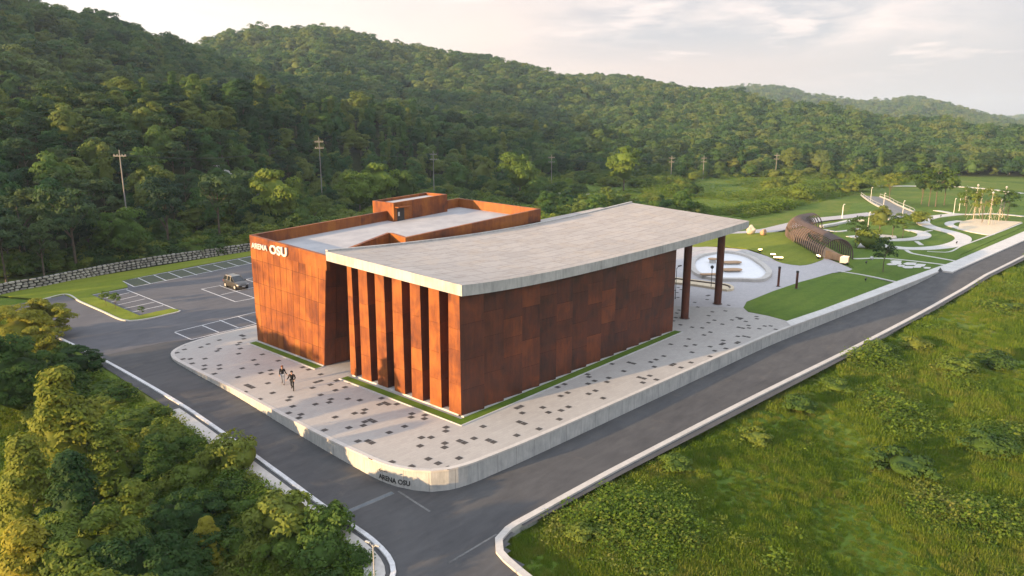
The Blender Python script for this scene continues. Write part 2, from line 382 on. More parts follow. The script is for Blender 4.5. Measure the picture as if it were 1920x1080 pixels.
PINE = leafmat('pine_needles', [(.012, .036, .018), (.022, .056, .024), (.038, .078, .028), (.062, .098, .032)])
LEAF_B = leafmat('bright_leaves', [(.045, .090, .015), (.080, .140, .020), (.120, .185, .024), (.165, .205, .030)])
LEAF_FG = leafmat('compound_leaves', [(.024, .062, .016), (.056, .112, .020), (.140, .185, .024), (.28, .26, .030)], .35)  # yellow end of the ramp puts low sun into the leaf colour
WEED = leafmat('weed_leaves', [(.060, .115, .014), (.100, .170, .017), (.145, .210, .022), (.21, .21, .055)], .4, (.36, .62, .10, .11))
SHRUB = leafmat('shrub_leaves', [(.028, .062, .014), (.056, .108, .018), (.098, .155, .022), (.155, .190, .030)], .3)
BARK = mat('bark', (.11, .085, .06), .9, .1, build=b_conc((.06, .045, .032), (.17, .135, .10), 3))
STEEL = mat('galvanised_steel', (.5, .5, .5), .45, .5, .4)
POLEC = mat('pole_concrete', (.25, .24, .22), .8, .2, build=b_conc((.20, .19, .17), (.30, .285, .26), 1))
BLACK = mat('black_metal', (.03, .03, .03), .5, .4)
RIBM = mat('tunnel_rib_steel', (.075, .05, .045), .6, .4, build=b_conc((.055, .038, .036), (.11, .075, .06), 3))
TAN = mat('timber_boards', (.42, .27, .16), .8, .2, build=b_conc((.34, .21, .12), (.48, .32, .20), 2))
WARMLAMP = mat('lit_floodlight', (1, .8, .4), .5, .2, emit=(1, .66, .26), estr=4)
MASTM = mat('weathered_timber', (.33, .29, .22), .8, .2, build=b_conc((.26, .23, .17), (.40, .35, .27), 2))
CREAM = mat('cream_stone', (.62, .52, .36), .8, .2, build=b_conc((.55, .45, .31), (.68, .58, .42), 2, False))
POOLM = mat('pool_white', (.75, .78, .82), .25, .5, build=b_conc((.70, .73, .77), (.80, .82, .85), .5, False))
WHITE = mat('white_enamel', (.58, .57, .55), .4, .4)
PALE = mat('pale_steel', (.38, .38, .37), .5, .4)
def b_stone(nt, b):
    t = attr(nt, 'tone'); n = noise(nt, pos(nt), 3, 5, .6)
    c = ramp(nt, [(0, (.20, .185, .16)), (.5, (.36, .335, .29)), (1, (.52, .49, .43))], math_(nt, 'ADD', math_(nt, 'MULTIPLY', t, .7), math_(nt, 'MULTIPLY', n, .3)))
    nt.links.new(c, b.inputs['Base Color']); bump(nt, b, n, .5, .05)
STONE = mat('field_stone', (.35, .33, .28), .9, .15, build=b_stone)
DARKGAP = mat('dark_joint', (.03, .03, .025), .95)
TEALGRATE = mat('drain_grate', (.10, .14, .17), .5, .4)
GLASSD = mat('dark_glass', (.02, .025, .03), .08, .6)

# ------------------------------------------------------------------ site lines
WALL = [(60, 76.9), (37.2, 76.9), (33.8, 76.4), (31.5, 75.6), (29.9, 74.2), (29.1, 72.2), (28.9, 69.2), (28.8, 59.1), (28.5, 50.3), (28.35, 43.4), (28.4, 40.4), (28.5, 38), (28.8, 36.4), (29.3, 35.2), (30, 34.2), (31, 33.5), (32.4, 33.02), (34.9, 32.7), (38.7, 32.35), (52.7, 31.6), (78.3, 30.2), (84.6, 29.5), (100.5, 27.6), (115.8, 25.9), (131.5, 24.4), (150, 22.9), (200, 18.6), (330, 7.5)]
WALL_S = smooth_line(WALL, .7)
KERB_L = smooth_line([(22.6, 150), (23.2, 120), (23.6, 97.6), (24, 88.4), (24.3, 79.2), (24.6, 69.5), (24.7, 59.5), (24.5, 51.3), (24.2, 44), (23.95, 37.7), (23.8, 32.5), (23.4, 30.4), (22.6, 28.9), (20.8, 27.6), (17.5, 26.4), (8, 24)], .8)
KERB_R = smooth_line([(18, 6), (24.4, 17), (26.6, 21.8), (27.15, 24.2), (27.7, 26), (28.7, 27), (30, 27.35), (32.5, 27.25), (38.1, 26.9), (60.3, 25.2), (80, 23.3), (99.6, 21.4), (143.7, 17.7), (158.4, 16.5), (200, 12.5), (330, 1)], .8)
def zroad(x, y):
    x = np.asarray(x, float); y = np.asarray(y, float)
    zy = np.interp(y, [30, 34, 38, 43, 59, 72, 78.4, 90, 120], [-1.62, -1.55, -1.42, -1.16, -.57, -.25, -.112, -.12, -.12])
    zx = np.interp(x, [26, 31, 40, 60, 80, 102, 122, 133, 330], [-1.62, -1.58, -1.45, -1.42, -1.36, -1.05, -.60, -.16, -.16])
    zn = np.interp(np.hypot(x, y), [10, 30, 40], [-1.9, -1.72, -1.62])
    w = np.where(y > 60, 1., np.clip((31.5-x)/2.5, 0, 1)); up = y > 32
    return np.where(up, w*zy+(1-w)*zx, np.where(x > 31, zx, zn*np.clip((31-x)/4, 0, 1)+(1-np.clip((31-x)/4, 0, 1))*zx))

# hill ridges: (foot radius, crest radius, crest row in the view) by column
def az_of(px): return math.atan((px-960)/1384.)
def prof(pts):
    a = np.array([az_of(p[0]) if abs(p[0]) < 90000 else p[0]/1e5 for p in pts]); return a, np.array([p[1] for p in pts], float)
E_ = lambda deg: R(deg)*1e5
RID = [
 # near forest shoulder
 dict(rf=[(-1200, 92), (0, 126), (200, 136), (400, 160), (480, 196), (600, 236), (760, 262), (1000, 300), (1200, 338), (1500, 370), (1920, 400)],
      rc=[(-1200, 210), (0, 215), (400, 240), (600, 310), (760, 340), (1000, 400), (1200, 430), (1920, 470)],
      yc=[(-1200, 190), (-300, 180), (0, 172), (100, 165), (200, 156), (300, 148), (400, 152), (500, 160), (600, 182), (760, 192), (850, 214), (1000, 232), (1200, 250), (1400, 262), (1600, 275), (1920, 300)], th=8, back=.45),
 dict(rf=[(-1200, 200), (0, 215), (400, 240), (700, 300)], rc=[(-1200, 430), (0, 450), (250, 480), (450, 500), (700, 480)],
      yc=[(-1200, -60), (-500, -60), (-100, -45), (0, -18), (100, 6), (150, 20), (200, 30), (270, 49), (340, 80), (385, 92), (450, 116), (520, 140), (600, 168), (700, 210), (850, 260), (1000, 300)], th=6, back=.25),
 dict(rf=[(0, 380), (700, 350), (1000, 380), (1400, 420)], rc=[(0, 760), (600, 780), (900, 800), (1200, 780), (1400, 760)],
      yc=[(-1200, 150), (0, 140), (300, 95), (360, 91), (395, 84), (430, 66), (480, 57), (540, 54), (600, 55), (650, 63), (700, 75), (760, 90), (820, 98), (880, 106), (925, 113), (985, 126), (1050, 146), (1110, 165), (1200, 200), (1300, 230), (1500, 280)], th=7, back=.3),
 dict(rf=[(900, 400), (1200, 360), (1500, 380), (1920, 400)], rc=[(900, 1050), (1150, 1000), (1300, 820), (1500, 720), (1920, 640)],
      yc=[(800, 260), (900, 210), (960, 170), (1030, 150), (1060, 146), (1100, 147), (1150, 147), (1190, 150), (1230, 157), (1265, 167), (1300, 171), (1370, 174), (1440, 194), (1500, 199), (1560, 206), (1620, 217), (1680, 229), (1740, 231), (1800, 234), (1860, 246), (1920, 248), (2300, 262)], th=6.5, back=.3),
 dict(rf=[(900, 1100), (1920, 1000)], rc=[(900, 2000), (1920, 1900)],
      yc=[(900, 300), (1250, 240), (1320, 185), (1365, 170), (1400, 170), (1450, 169), (1500, 182), (1560, 194), (1620, 199), (1660, 197), (1700, 192), (1740, 195), (1780, 205), (1840, 224), (1890, 236), (1960, 248), (2300, 270)], th=5, back=.3),
 dict(rf=[(900, 2400), (1920, 2400)], rc=[(900, 3600), (1920, 3600)],
      yc=[(1700, 300), (1840, 244), (1880, 234), (1920, 228), (1980, 224), (2300, 235)], th=4, back=.3),
]
CREST_A = None
def _zrow(az, r, row):       # height seen at this row of the view at distance r
    fx = np.cos(az); A = FW[2]*0
    hx = math.cos(P); t = (540-row)/F
    d = r*np.cos(az)         # forward horizontal distance
    return H+d*(t*math.cos(P)-math.sin(P))/(math.cos(P)+t*math.sin(P))
def wob(x, y):
    return (np.sin(x*.021+1.3)*np.cos(y*.017-.4)+.6*np.sin(x*.047-y*.033+2)+.5*np.cos(x*.031+y*.055))
def hills(x, y, sub=True):
    r = np.hypot(x, y); az = YAW-np.arctan2(y, x); az = (az+np.pi) % (2*np.pi)-np.pi
    azc = np.clip(az, -1.2, 1.2); z = np.full(x.shape, -9.)
    out = np.clip((np.abs(az)-R(52))/R(16), 0, 1)          # ridges run out beyond the view
    for k, L in enumerate(RID):
        rf = np.interp(azc, *prof(L['rf'])); rc = np.interp(azc, *prof(L['rc'])); yc = np.interp(azc, *prof(L['yc']))
        zc = _zrow(azc, rc, yc)-(L['th'] if sub else 0)
        zc = zc*(1-out*(.9 if k != 1 else .75))  # second ridge kept higher out of view, added to shade the left hill
        t = np.clip((r-rf)/(rc-rf), 0, 1); t2 = t*t*(3-2*t)*.45+t*.55
        amp = .035*(zc+6)*np.sin(np.pi*t)
        zf = np.clip(zc+0, None, -.3)*0-.3
        zk = zf+(zc-zf)*t2+amp*wob(x, y)
        zk = np.where(r > rc, zc-(r-rc)*L['back'], zk)
        zk = np.where(r < rf, -9., zk)
        z = np.maximum(z, zk)
    return z
SITE = [(22, 150), (22, 28), (26, 33), (33, 32), (330, 8), (330, 60), (200, 140), (60, 150)]
def terrain(x, y):
    x = np.asarray(x, float); y = np.asarray(y, float)
    base = np.full(x.shape, -.30)
    zr = zroad(x, y)
    yk = np.interp(x, [p[0] for p in KERB_R[12:]], [p[1] for p in KERB_R[12:]])
    dR = np.where(x > 29, (yk-y)*.99, 0)
    dRc = dist_poly(x, y, KERB_R[::6]+[KERB_R[-1]], False)
    field = (x > 17) & (y < np.maximum(yk, -50)) & (x > 27.4-np.clip(26-y, 0, 30)*.52)
    fz = zroad(np.clip(x, 31, 400), np.full(x.shape, 20.))-.55-.05*np.minimum(dRc, 60)+np.clip(dRc/8, 0, 1)*(.22*np.sin(x*.21+y*.13)*np.cos(y*.17)+.22*np.sin(x*.09-y*.12+1))
    kl = np.interp(y, [28.5, 32, 40, 60, 80, 97, 150], [22.6, 23.8, 24.05, 24.7, 24.3, 23.6, 22.6])
    left = (x < kl) & (y > 0) & ~field
    dl = np.where(y > 28, kl-x, np.hypot(0, 0)+(22.6-x)*.6)
    dl = np.clip(np.where(y > 27.5, dl, np.minimum(dl, 0)+dist_poly(x, y, KERB_L[::5]+[KERB_L[-1]], False)), 0, 80)
    lz = zroad(np.full(x.shape, 24.), np.maximum(y, 30))-.08-.34*np.clip(dl-1.8, 0, 9)-.05*np.clip(dl-11, 0, 30)
    south = (~field) & (y < np.interp(x, [-60, 8, 17.5, 22.5, 24], [22, 24, 26.3, 28.9, 30]))
    z = base
    z = np.where(left, lz, z)
    z = np.where(south, zr-.14, z)
    z = np.where(field, fz, z)
    # roads: keep the ground just below the asphalt
    lane = (~left) & (~field) & ((x < 36) & (y < 78) | (y < np.interp(x, [36, 78, 124, 330], [36, 34, 31, 14])))
    z = np.where(lane, np.minimum(zr, 0)-.30, z)
    ip = (x > 29.5) & (y > 33) & (x < 90) & (y < 76) ; z = np.where(ip & lane, -2.0, z)
    hz = hills(x, y)
    r = np.hypot(x, y)
    z = np.where((hz > z) & ((left & (y > 70)) | (~left & ~field & ~lane & ~south)), hz, z)
    # beyond the left verge the low ground climbs back to the hill foot
    # small natural undulation in the meadows behind
    med = np.clip((r-150)/80, 0, 1)*np.where(~left & ~field & ~lane, 1, 0)
    z = z+med*.5*np.sin(x*.06+.5)*np.cos(y*.05)*np.clip((y-60-(x-100)*.2)/40, 0, 1)
    return z
def tz(x, y): return float(terrain(np.array([x]), np.array([y]))[0])
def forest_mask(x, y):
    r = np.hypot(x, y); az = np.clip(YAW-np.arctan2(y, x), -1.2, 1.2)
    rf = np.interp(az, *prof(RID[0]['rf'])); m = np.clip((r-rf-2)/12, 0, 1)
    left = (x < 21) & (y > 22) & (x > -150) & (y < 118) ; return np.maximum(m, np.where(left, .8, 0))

def build_terrain():
    azs = np.concatenate([np.arange(-180, -54, 4.), np.arange(-54, 54, .28), np.arange(54, 180, 4.)]); n = len(azs)
    rs = [6.]; 
    while rs[-1] < 7000: rs.append(rs[-1]*(1.011 if rs[-1] < 260 else 1.016)+.02)
    rs = np.array(rs); m = len(rs)
    A, Rr = np.meshgrid(np.radians(azs), rs); an = YAW-A
    X = Rr*np.cos(an); Y = Rr*np.sin(an); Z = terrain(X.ravel(), Y.ravel()).reshape(X.shape)
    V = np.stack([X.ravel(), Y.ravel(), Z.ravel()], 1)
    i, j = np.meshgrid(np.arange(m-1), np.arange(n), indexing='ij'); j2 = (j+1) % n
    Q = np.stack([i*n+j, i*n+j2, (i+1)*n+j2, (i+1)*n+j], -1).reshape(-1, 4)[:, ::-1]
    me = bpy.data.meshes.new('ground'); me.vertices.add(len(V)); me.vertices.foreach_set('co', V.astype(np.float32).ravel())
    me.loops.add(Q.size); me.polygons.add(len(Q)); me.loops.foreach_set('vertex_index', Q.astype(np.int32).ravel())
    me.polygons.foreach_set('loop_start', np.arange(0, Q.size, 4, dtype=np.int32)); me.polygons.foreach_set('loop_total', np.full(len(Q), 4, dtype=np.int32))
    me.polygons.foreach_set('use_smooth', np.ones(len(Q), dtype=bool)); me.update(calc_edges=True)
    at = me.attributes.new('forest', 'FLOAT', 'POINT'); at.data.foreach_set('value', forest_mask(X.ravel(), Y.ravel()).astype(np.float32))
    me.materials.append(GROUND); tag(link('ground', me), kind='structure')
build_terrain()
def structure(name, V, Fc, m, uv=None): return tag(link(name, mesh(name, V, Fc, m, uv)), kind='structure')
def sheet(name, poly, z, m, thick=0):
    b = MB()
    if thick: b.prism(poly, z-thick, z)
    else:
        n = len(poly); a = sum(poly[i][0]*poly[(i+1) % n][1]-poly[(i+1) % n][0]*poly[i][1] for i in range(n))
        q = poly if a > 0 else poly[::-1]; b.add([(x, y, z) for x, y in q], [tuple(range(n))])
    return tag(b.build(name, m), kind='structure')

# ---- roads as ruled sheets
def road_between(A, B, n, nx, name, m, lift=0.):
    def res(L):
        L = [np.array(p) for p in L]; s = np.cumsum([0]+[np.linalg.norm(L[i+1]-L[i]) for i in range(len(L)-1)])
        t = np.linspace(0, s[-1], n); return np.stack([np.interp(t, s, [p[k] for p in L]) for k in (0, 1)], 1)
    a, b = res(A), res(B); V = []; Fc = []
    for i in range(n):
        for k in range(nx+1):
            p = a[i]+(b[i]-a[i])*k/nx; V.append((p[0], p[1], float(zroad(p[0], p[1]))+lift))
    for i in range(n-1):
        for k in range(nx): q = i*(nx+1)+k; Fc.append((q, q+1, q+nx+2, q+nx+1))
    me = mesh(name, V, Fc, m, smooth=True)
    bm = bmesh.new(); bm.from_mesh(me); bmesh.ops.recalc_face_normals(bm, faces=bm.faces)
    if sum(f.normal.z for f in bm.faces) < 0: bmesh.ops.reverse_faces(bm, faces=bm.faces)
    bm.to_mesh(me); bm.free(); return tag(link(name, me), kind='structure')
road_between([(31.0, 34.5), (330, 12)], [(31.0, 26.6), (330, .2)], 120, 6, 'road', ASPH)
# junction and left road: one grid clipped by the kerbs
def junction():
    xs = np.arange(-30, 36.01, .5); ys = np.arange(-10, 79.01, .5); V = []; idx = {}; Fc = []
    def inside(x, y):
        if x > 31: return y > 74
        if y >= 28: 
            kl = np.interp(y, [28.5, 29.2, 30.4, 32.5, 37.7, 44, 51.3, 59.5, 69.5, 79.2], [22.3, 22.9, 23.4, 23.8, 23.95, 24.2, 24.5, 24.7, 24.6, 24.3]); 
            return x > kl-1.0
        if x < 24 and y > np.interp(x, [-30, 8, 17.5, 20.8, 22.6], [22, 24.8, 27.2, 28.4, 29.5]): return False
        return x < np.interp(y, [-10, 6, 17, 21.8, 24.2, 26, 27, 27.6], [9, 18.6, 25, 27, 27.6, 28.3, 30.2, 31])+.2
    def v(i, j):
        if (i, j) not in idx: idx[(i, j)] = len(V); V.append((xs[i], ys[j], float(zroad(xs[i], ys[j]))))
        return idx[(i, j)]
    for i in range(len(xs)-1):
        for j in range(len(ys)-1):
            if inside(xs[i]+.25, ys[j]+.25): Fc.append((v(i, j), v(i+1, j), v(i+1, j+1), v(i, j+1)))
    me = mesh('road_junction', V, Fc, ASPH, smooth=True); tag(link('road', me), kind='structure')
junction()
LOT = [(24.2, 79), (24, 88.4), (23.6, 97.6), (23.2, 104), (24, 110.5), (27.7, 111), (29.5, 122.5), (64.3, 122), (120, 118), (120, 78), (60, 78), (60, 76.9)]+[(37.2, 76.9), (33.8, 76.4), (31.5, 75.6), (29.9, 74.2), (29.2, 72.6), (28, 78.6)]
def lot_sheet():
    sheet('car_park', [(24.2, 78.5), (24, 88.4), (23.6, 97.6), (23.0, 104), (24, 110.3), (27.7, 111), (31.4, 112), (31.4, 118), (64.3, 121.3), (120, 121), (120, 74), (37, 74), (34.8, 76.2), (31.2, 78.5)], -.106, ASPH_P)
lot_sheet()

# ---- plaza
PLAZA = WALL_S[:-1]
park_edge = GL([(1920, 428), (1800, 478), (1700, 521), (1600, 566), (1500, 605), (1477, 602), (1440, 592), (1403, 585), (1394, 577), (1400, 566), (1450, 546), (1500, 529), (1560, 512), (1602, 506), (1572, 493), (1546, 483), (1538, 488), (1500, 497), (1466, 493), (1440, 481), (1400, 468), (1340, 463), (1290, 466), (1240, 455)])
plaza_poly = [p for p in WALL_S if p[0] < 84 or p[1] > 60]
plaza_poly = plaza_poly[:]+[p for p in GL([(1500, 604), (1477, 602), (1440, 592), (1403, 585), (1394, 577), (1400, 566), (1450, 546), (1500, 529), (1560, 512), (1602, 506), (1572, 493), (1546, 483), (1538, 488), (1500, 497), (1466, 493), (1440, 481), (1400, 468), (1340, 463)])]+[(122, 76), (100, 77)]
sheet('plaza', plaza_poly, -.003, PAVE)
# greyer paving on the far side of the columns
gp = GL([(1394, 577), (1400, 566), (1450, 546), (1500, 529), (1560, 512), (1602, 506), (1572, 493), (1546, 483), (1538, 488), (1500, 497), (1466, 493), (1440, 481), (1400, 468), (1340, 463)])
sheet('plaza_paving', gp+[(121.8, 75.8), (100, 76.7), (76, 76.7), (76, 58), (80, 48)], .002, PAVE_B)

# dark paving blocks (pattern of the plaza)
c2 = [(35,194),(75,202),(65,224),(43,245),(33,265),(50,287),(12,334),(217,337),(152,383),(178,410),(68,439),(205,476),(278,451),(294,484),(22,515),(97,566),(125,576),(112,590),(85,615),(235,560),(274,624),(200,668),(430,652),(418,679),(422,732),(400,781),(476,790),(484,823),(607,709),(652,648),(690,696),(733,676),(593,550),(634,543),(586,584),(645,488),(545,456),(500,437),(757,454),(772,480),(772,535),(742,564),(828,587),(748,610),(870,560),(865,673),(925,688),(945,683),(920,774),(985,755),(985,775),(748,820),(860,891),(963,878),(985,835),(1020,828),(1035,852),(1070,838),(1093,670),(1135,693),(1145,708),(1078,716),(1210,704),(1325,778),(1297,812),(1422,794),(1412,823),(1267,881),(1160,936),(908,984),(1020,980),(1035,1008),(1587,890),(1598,916),(1403,955),(1467,959),(1400,1028),(1580,997),(1582,1028),(1675,990),(1710,1003),(1808,972),(1865,873),(1887,988),(685,907),(345,383)]
c4 = [(1658,770),(1695,777),(1688,798),(1662,818),(1657,834),(1672,855),(1518,803),(1430,833),(1405,853),(1530,860),(1502,879),(1636,899),(1248,843),(1264,868),(1335,935),(1405,935),(1335,962),(1408,985),(1502,978),(1500,1003),(1412,1005),(1685,997),(1487,1041),(1645,1065),(1825,903),(1765,945),(1788,968),(1215,892),(1262,934)]
c6 = [(200,402),(232,420),(168,421),(200,438),(222,464),(355,426),(382,452),(502,425),(460,449),(450,499),(210,517),(242,530),(315,551),(200,580),(20,535),(35,621),(88,624),(415,308),(422,320),(487,305),(485,284),(607,243),(608,265),(612,295),(655,286),(727,265),(720,292),(490,355),(458,373),(636,339),(606,352),(685,383),(755,187),(812,225),(832,174),(852,184),(895,261),(953,253),(926,276),(985,273),(928,295),(966,174),(990,160),(1018,144),(978,199),(1058,195),(1080,184),(1130,212),(1192,185),(1065,76),(1158,47),(1160,87),(1209,84),(1187,122),(1250,23),(1294,11),(1302,94),(1294,141),(1322,117),(1345,79),(1370,68),(1385,104),(1362,56),(1445,68),(1465,66),(1442,31),(1490,36),(1510,38)]
c1 = [(340,530),(368,560),(298,570),(348,600),(322,659),(540,725),(575,777),(362,818),(348,862),(316,918),(302,960),(370,1008),(716,630),(728,645),(705,690),(997,763),(775,836),(952,830),(732,892),(812,942),(735,978),(888,996),(1087,910),(1110,925),(1142,915),(1060,945),(1187,957),(1335,905),(1355,936),(1212,1012),(1430,1018),(1505,1022),(1135,1042),(1160,1050),(1230,1050),(1412,1055),(1585,1063),(535,1035),(650,1048)]
c8 = [(515,17),(727,15),(675,85),(815,73),(897,61),(930,25),(980,32),(950,42),(1142,65),(1165,10),(1255,17),(1055,107),(855,147),(945,147),(957,163),(1250,124),(1302,127),(1398,72),(1408,92),(1392,157),(1393,183),(1248,183),(1473,155),(1495,165),(1572,138),(1640,150),(1692,153),(1620,58),(1822,41),(1858,53),(1812,106),(957,240),(1070,272),(1187,301),(1303,264),(1360,292),(1450,255),(1395,306)]
def blocks():
    px = [(440+a/4, 580+b/4) for a, b in c2]+[(a*.27083, 420+b*.27083) for a, b in c4 if a*.27083 < 442]+[(900+a/3, 620+b/3) for a, b in c6]+[(1220+a*.14815, 460+b*.14815) for a, b in c1]+[(400+a*.3125, 780+b*.3125) for a, b in c8 if (780+b*.3125 > 846 and a < 1600)]
    seen = set(); b = MB(); s = .51
    for q in px:
        x, y = G(*q); k = (round(x/s), round(y/s))
        if k in seen or (k[0]+.01 > 66 and False): continue
        seen.add(k)
    for k in seen:
        x, y = k[0]*s, k[1]*s
        if in_poly([x], [y], plaza_poly)[0] and not (37 < x < 71.5 and 38.2 < y < 71): h_ = .235; b.add([(x-h_, y-h_, .006), (x+h_, y-h_, .006), (x+h_, y+h_, .006), (x-h_, y+h_, .006)], [(0, 1, 2, 3)])
    tag(b.build('plaza_dark_blocks', PAVE_D), kind='structure')
blocks()

# ---- retaining wall (outer face follows the outline)
def wall_strip(line, z0, z1, cap, name_face, mface, parent, mcap, name_cap):
    outer = offset(line, .012); V = []; Fc = []; uv = []; s = 0
    for i, p in enumerate(line):
        if i: s += math.dist(p, line[i-1])
        V += [(p[0], p[1], z0(*p)), (p[0], p[1], z1)]; uv += [(s, 0), (s, 1)]
    for i in range(len(line)-1): Fc.append((2*i, 2*i+1, 2*i+3, 2*i+2))
    link(name_face, mesh(name_face, V, Fc, mface, uv), parent)
    inner = offset(line, cap); out_ = offset(line, -.03)
    V = []; Fc = []
    for a, b in zip(out_, inner): V += [(a[0], a[1], z1-.10), (a[0], a[1], z1+.03), (b[0], b[1], z1+.03), (b[0], b[1], z1-.10)]
    for i in range(len(line)-1):
        q = 4*i; r = q+4; Fc += [(q, r, r+1, q+1), (q+1, r+1, r+2, q+2), (q+2, r+2, r+3, q+3)]
    link(name_cap, mesh(name_cap, V, Fc, mcap, [(0, 0)]*len(V)), parent)
wl = [p for p in WALL_S if p[0] < 131]
rw = empty('retaining_wall', (28.4, 40, -1.2), 'smooth pale concrete retaining wall curving round the plaza corner, with a name and arrow', 'wall')
wall_strip(wl, lambda x, y: min(float(zroad(x, y))-.25, -.3), -.02, .33, 'wall_face', CONC_J, rw, CAP, 'wall_cap')
# sidewalk on top of the wall beyond the plaza
sw = [p for p in WALL_S if 80 < p[0] < 131]
sheet('pavement', [p for p in WALL_S if 82 < p[0] < 132][::3]+GL([(1766, 498), (1678, 529), (1617, 552), (1540, 581), (1474, 603)], 0), .046, PATHM)
sheet('pavement', GL([(1768, 508), (1786, 510), (1920, 451), (2100, 378), (2100, 368), (1920, 434), (1792, 489), (1762, 500)], 0), .05, PATHM, .35)

# wall lettering
def text_mesh(body, size, extrude, bold=0.):
    c = bpy.data.curves.new('txt', 'FONT'); c.body = body; c.size = size; c.extrude = extrude; c.offset = bold; c.resolution_u = 3
    o = bpy.data.objects.new('txt', c); COL.objects.link(o); bpy.context.view_layer.update()
    me = bpy.data.meshes.new_from_object(o.evaluated_get(bpy.context.evaluated_depsgraph_get())); bpy.data.objects.remove(o); return me
def on_wall(me, s0, z0, name, m):
    # bend letters round the outline; s0 = y coordinate on the straight part where the text starts (reads towards -y)
    seg = wl; cum = [0]
    for i in range(1, len(seg)): cum.append(cum[-1]+math.dist(seg[i], seg[i-1]))
    i0 = min(range(len(seg)), key=lambda i: abs(seg[i][1]-s0)+(0 if seg[i][0] < 32 else 99)); base = cum[i0]
    for v in me.vertices:
        t = base+v.co.x; x = np.interp(t, cum, [p[0] for p in seg]); y = np.interp(t, cum, [p[1] for p in seg])
        x2 = np.interp(t+.1, cum, [p[0] for p in seg]); y2 = np.interp(t+.1, cum, [p[1] for p in seg]); d = math.hypot(x2-x, y2-y)+1e-9
        nx, ny = (y2-y)/d, -(x2-x)/d; k = .012+v.co.z
        v.co = (x+nx*k, y+ny*k, z0+v.co.y)
    me.materials.clear(); me.materials.append(m); link(name, me, rw)
tm = text_mesh('ARENA OSU', .52, .01, .012); w = max(v.co.x for v in tm.vertices)
for v in tm.vertices: v.co.x *= 2.65/w
on_wall(tm, 37.9, -1.25, 'lettering', BLACK)
ab = MB(); ab.quad((0, .10, .01), (.85, .10, .01), (.85, .14, .01), (0, .14, .01)); ab.quad((0, .12, .011), (.20, .25, .011), (.24, .22, .011), (.06, .12, .011)); ab.quad((0, .12, .011), (.06, .12, .011), (.24, .02, .011), (.20, -.01, .011))
am = mesh('arrow', ab.V, ab.F, BLACK); on_wall(am, 37.7, -.70, 'arrow', BLACK)

# ---- kerbs and strips beside the left road
def zl(dz): return lambda x, y: float(zroad(min(max(x, 23.2), 26) if y > 30 else x, max(y, 27)))+dz
KL = [p for p in KERB_L if 5 < p[0] and p[1] < 104]
for nm, a, b, dz, m in (('kerb', -.32, -.02, .12, PAINT), ('gutter', -.62, -.32, .01, ASPH), ('pavement', -1.55, -.62, .06, CAP), ('kerb', -1.80, -1.55, .12, CONC)):
    V, Fc, uv = ribbon(KL if nm == 'kerb' and a > -.4 or nm == 'gutter' else [p for p in KL if p[1] < 60], (a, b), zl(dz), .30); structure(nm, V, Fc, m, uv)
kw = empty('kerb_wall', (31, 27, -1.6), 'low pale concrete edge wall between the right road and the green field', 'wall')
zr_ = lambda dz: (lambda x, y: float(zroad(x if x > 31 else max(x, 27), y))+dz)
V, Fc, uv = ribbon(KERB_R, (-.47, 0), zr_(.14), .30); link('cap', mesh('cap', V, Fc, CAP, uv), kw)
V, Fc, uv = ribbon(KERB_R, (-.42, -.06), zr_(-.155), .9); link('wall_face', mesh('wall_face', V, Fc, CONC_J, uv), kw)

# ---- parking lines, junction lines
def line_seg(b, a, c, w=.13, z=0, mi=0):
    a = np.array(a); c = np.array(c); d = (c-a)/np.linalg.norm(c-a); n = np.array([-d[1], d[0]])*w/2
    f = z if callable(z) else (lambda x, y: z)
    P4 = [a-n, c-n, c+n, a+n]; b.add([(p[0], p[1], f(*p)) for p in P4], [(0, 1, 2, 3)], mi)
def cp(a, b): return G(a*.27083, 420+b*.27083, -.1)
pk = MB()
LN = [((930,435),(1755,268)),((850,392),(1750,222)),((845,393),(930,435)),((955,372),(1040,412)),((1063,352),(1152,392)),((1167,335),(1260,373)),((1265,315),(1365,353)),((1368,297),(1468,330)),((1478,283),(1565,312)),((1575,265),(1655,292)),((1650,243),(1745,277)),
 ((875,455),(1232,596)),((635,492),(958,634)),((720,515),(895,475)),((770,540),(955,495)),((815,560),(1005,518)),((860,585),(1070,540)),((915,610),(1130,563)),((962,634),(1185,587)),((640,490),(885,447)),
 ((1395,450),(1530,425)),((1395,450),(1630,538)),((1630,538),(1800,506)),((1525,428),(1780,518)),((1530,490),(1650,462)),((1650,462),(1800,430)),((1700,384),(1800,360)),((1705,384),(1790,412)),
 ((1210,747),(1800,602)),((1210,750),(1325,800)),((1325,800),(1800,684)),((1395,700),(1515,750)),((1520,665),(1650,718)),((1645,638),(1775,690))]
for i, (a, c) in enumerate(LN): line_seg(pk, cp(*a), cp(*c), .15, -.1-.0+(.0015*(i % 3)))
tag(pk.build('parking_lines', PAINT), kind='structure')
def b_turf(nt, b):
    p = pos(nt); n = noise(nt, p, 7, 3); c = ramp(nt, [(.40, (.085, .088, .088)), (.62, (.10, .115, .055))], n); nt.links.new(c, b.inputs['Base Color'])
TURF = mat('grass_block_paving', (.09, .1, .07), .95, .1, build=b_turf)
sheet('parking_bays', [cp(850, 394), cp(932, 434), cp(1755, 267), cp(1755, 223)], -.1035, TURF)
jl = MB(); zj = lambda x, y: float(zroad(x, y))+.008
for a, c, w in (((747, 925), (806, 961), .16), ((841, 1056), (931, 1003), .14), ((841, 1056), (886, 1030), .10)):
    A, B = G(*a, -1.65), G(*c, -1.65)
    for k in range(6):
        t0, t1 = k/6, (k+1)/6; line_seg(jl, [A[0]+(B[0]-A[0])*t0, A[1]+(B[1]-A[1])*t0], [A[0]+(B[0]-A[0])*t1, A[1]+(B[1]-A[1])*t1], w, zj)
tag(jl.build('road_markings', PAINT_OLD), kind='structure')
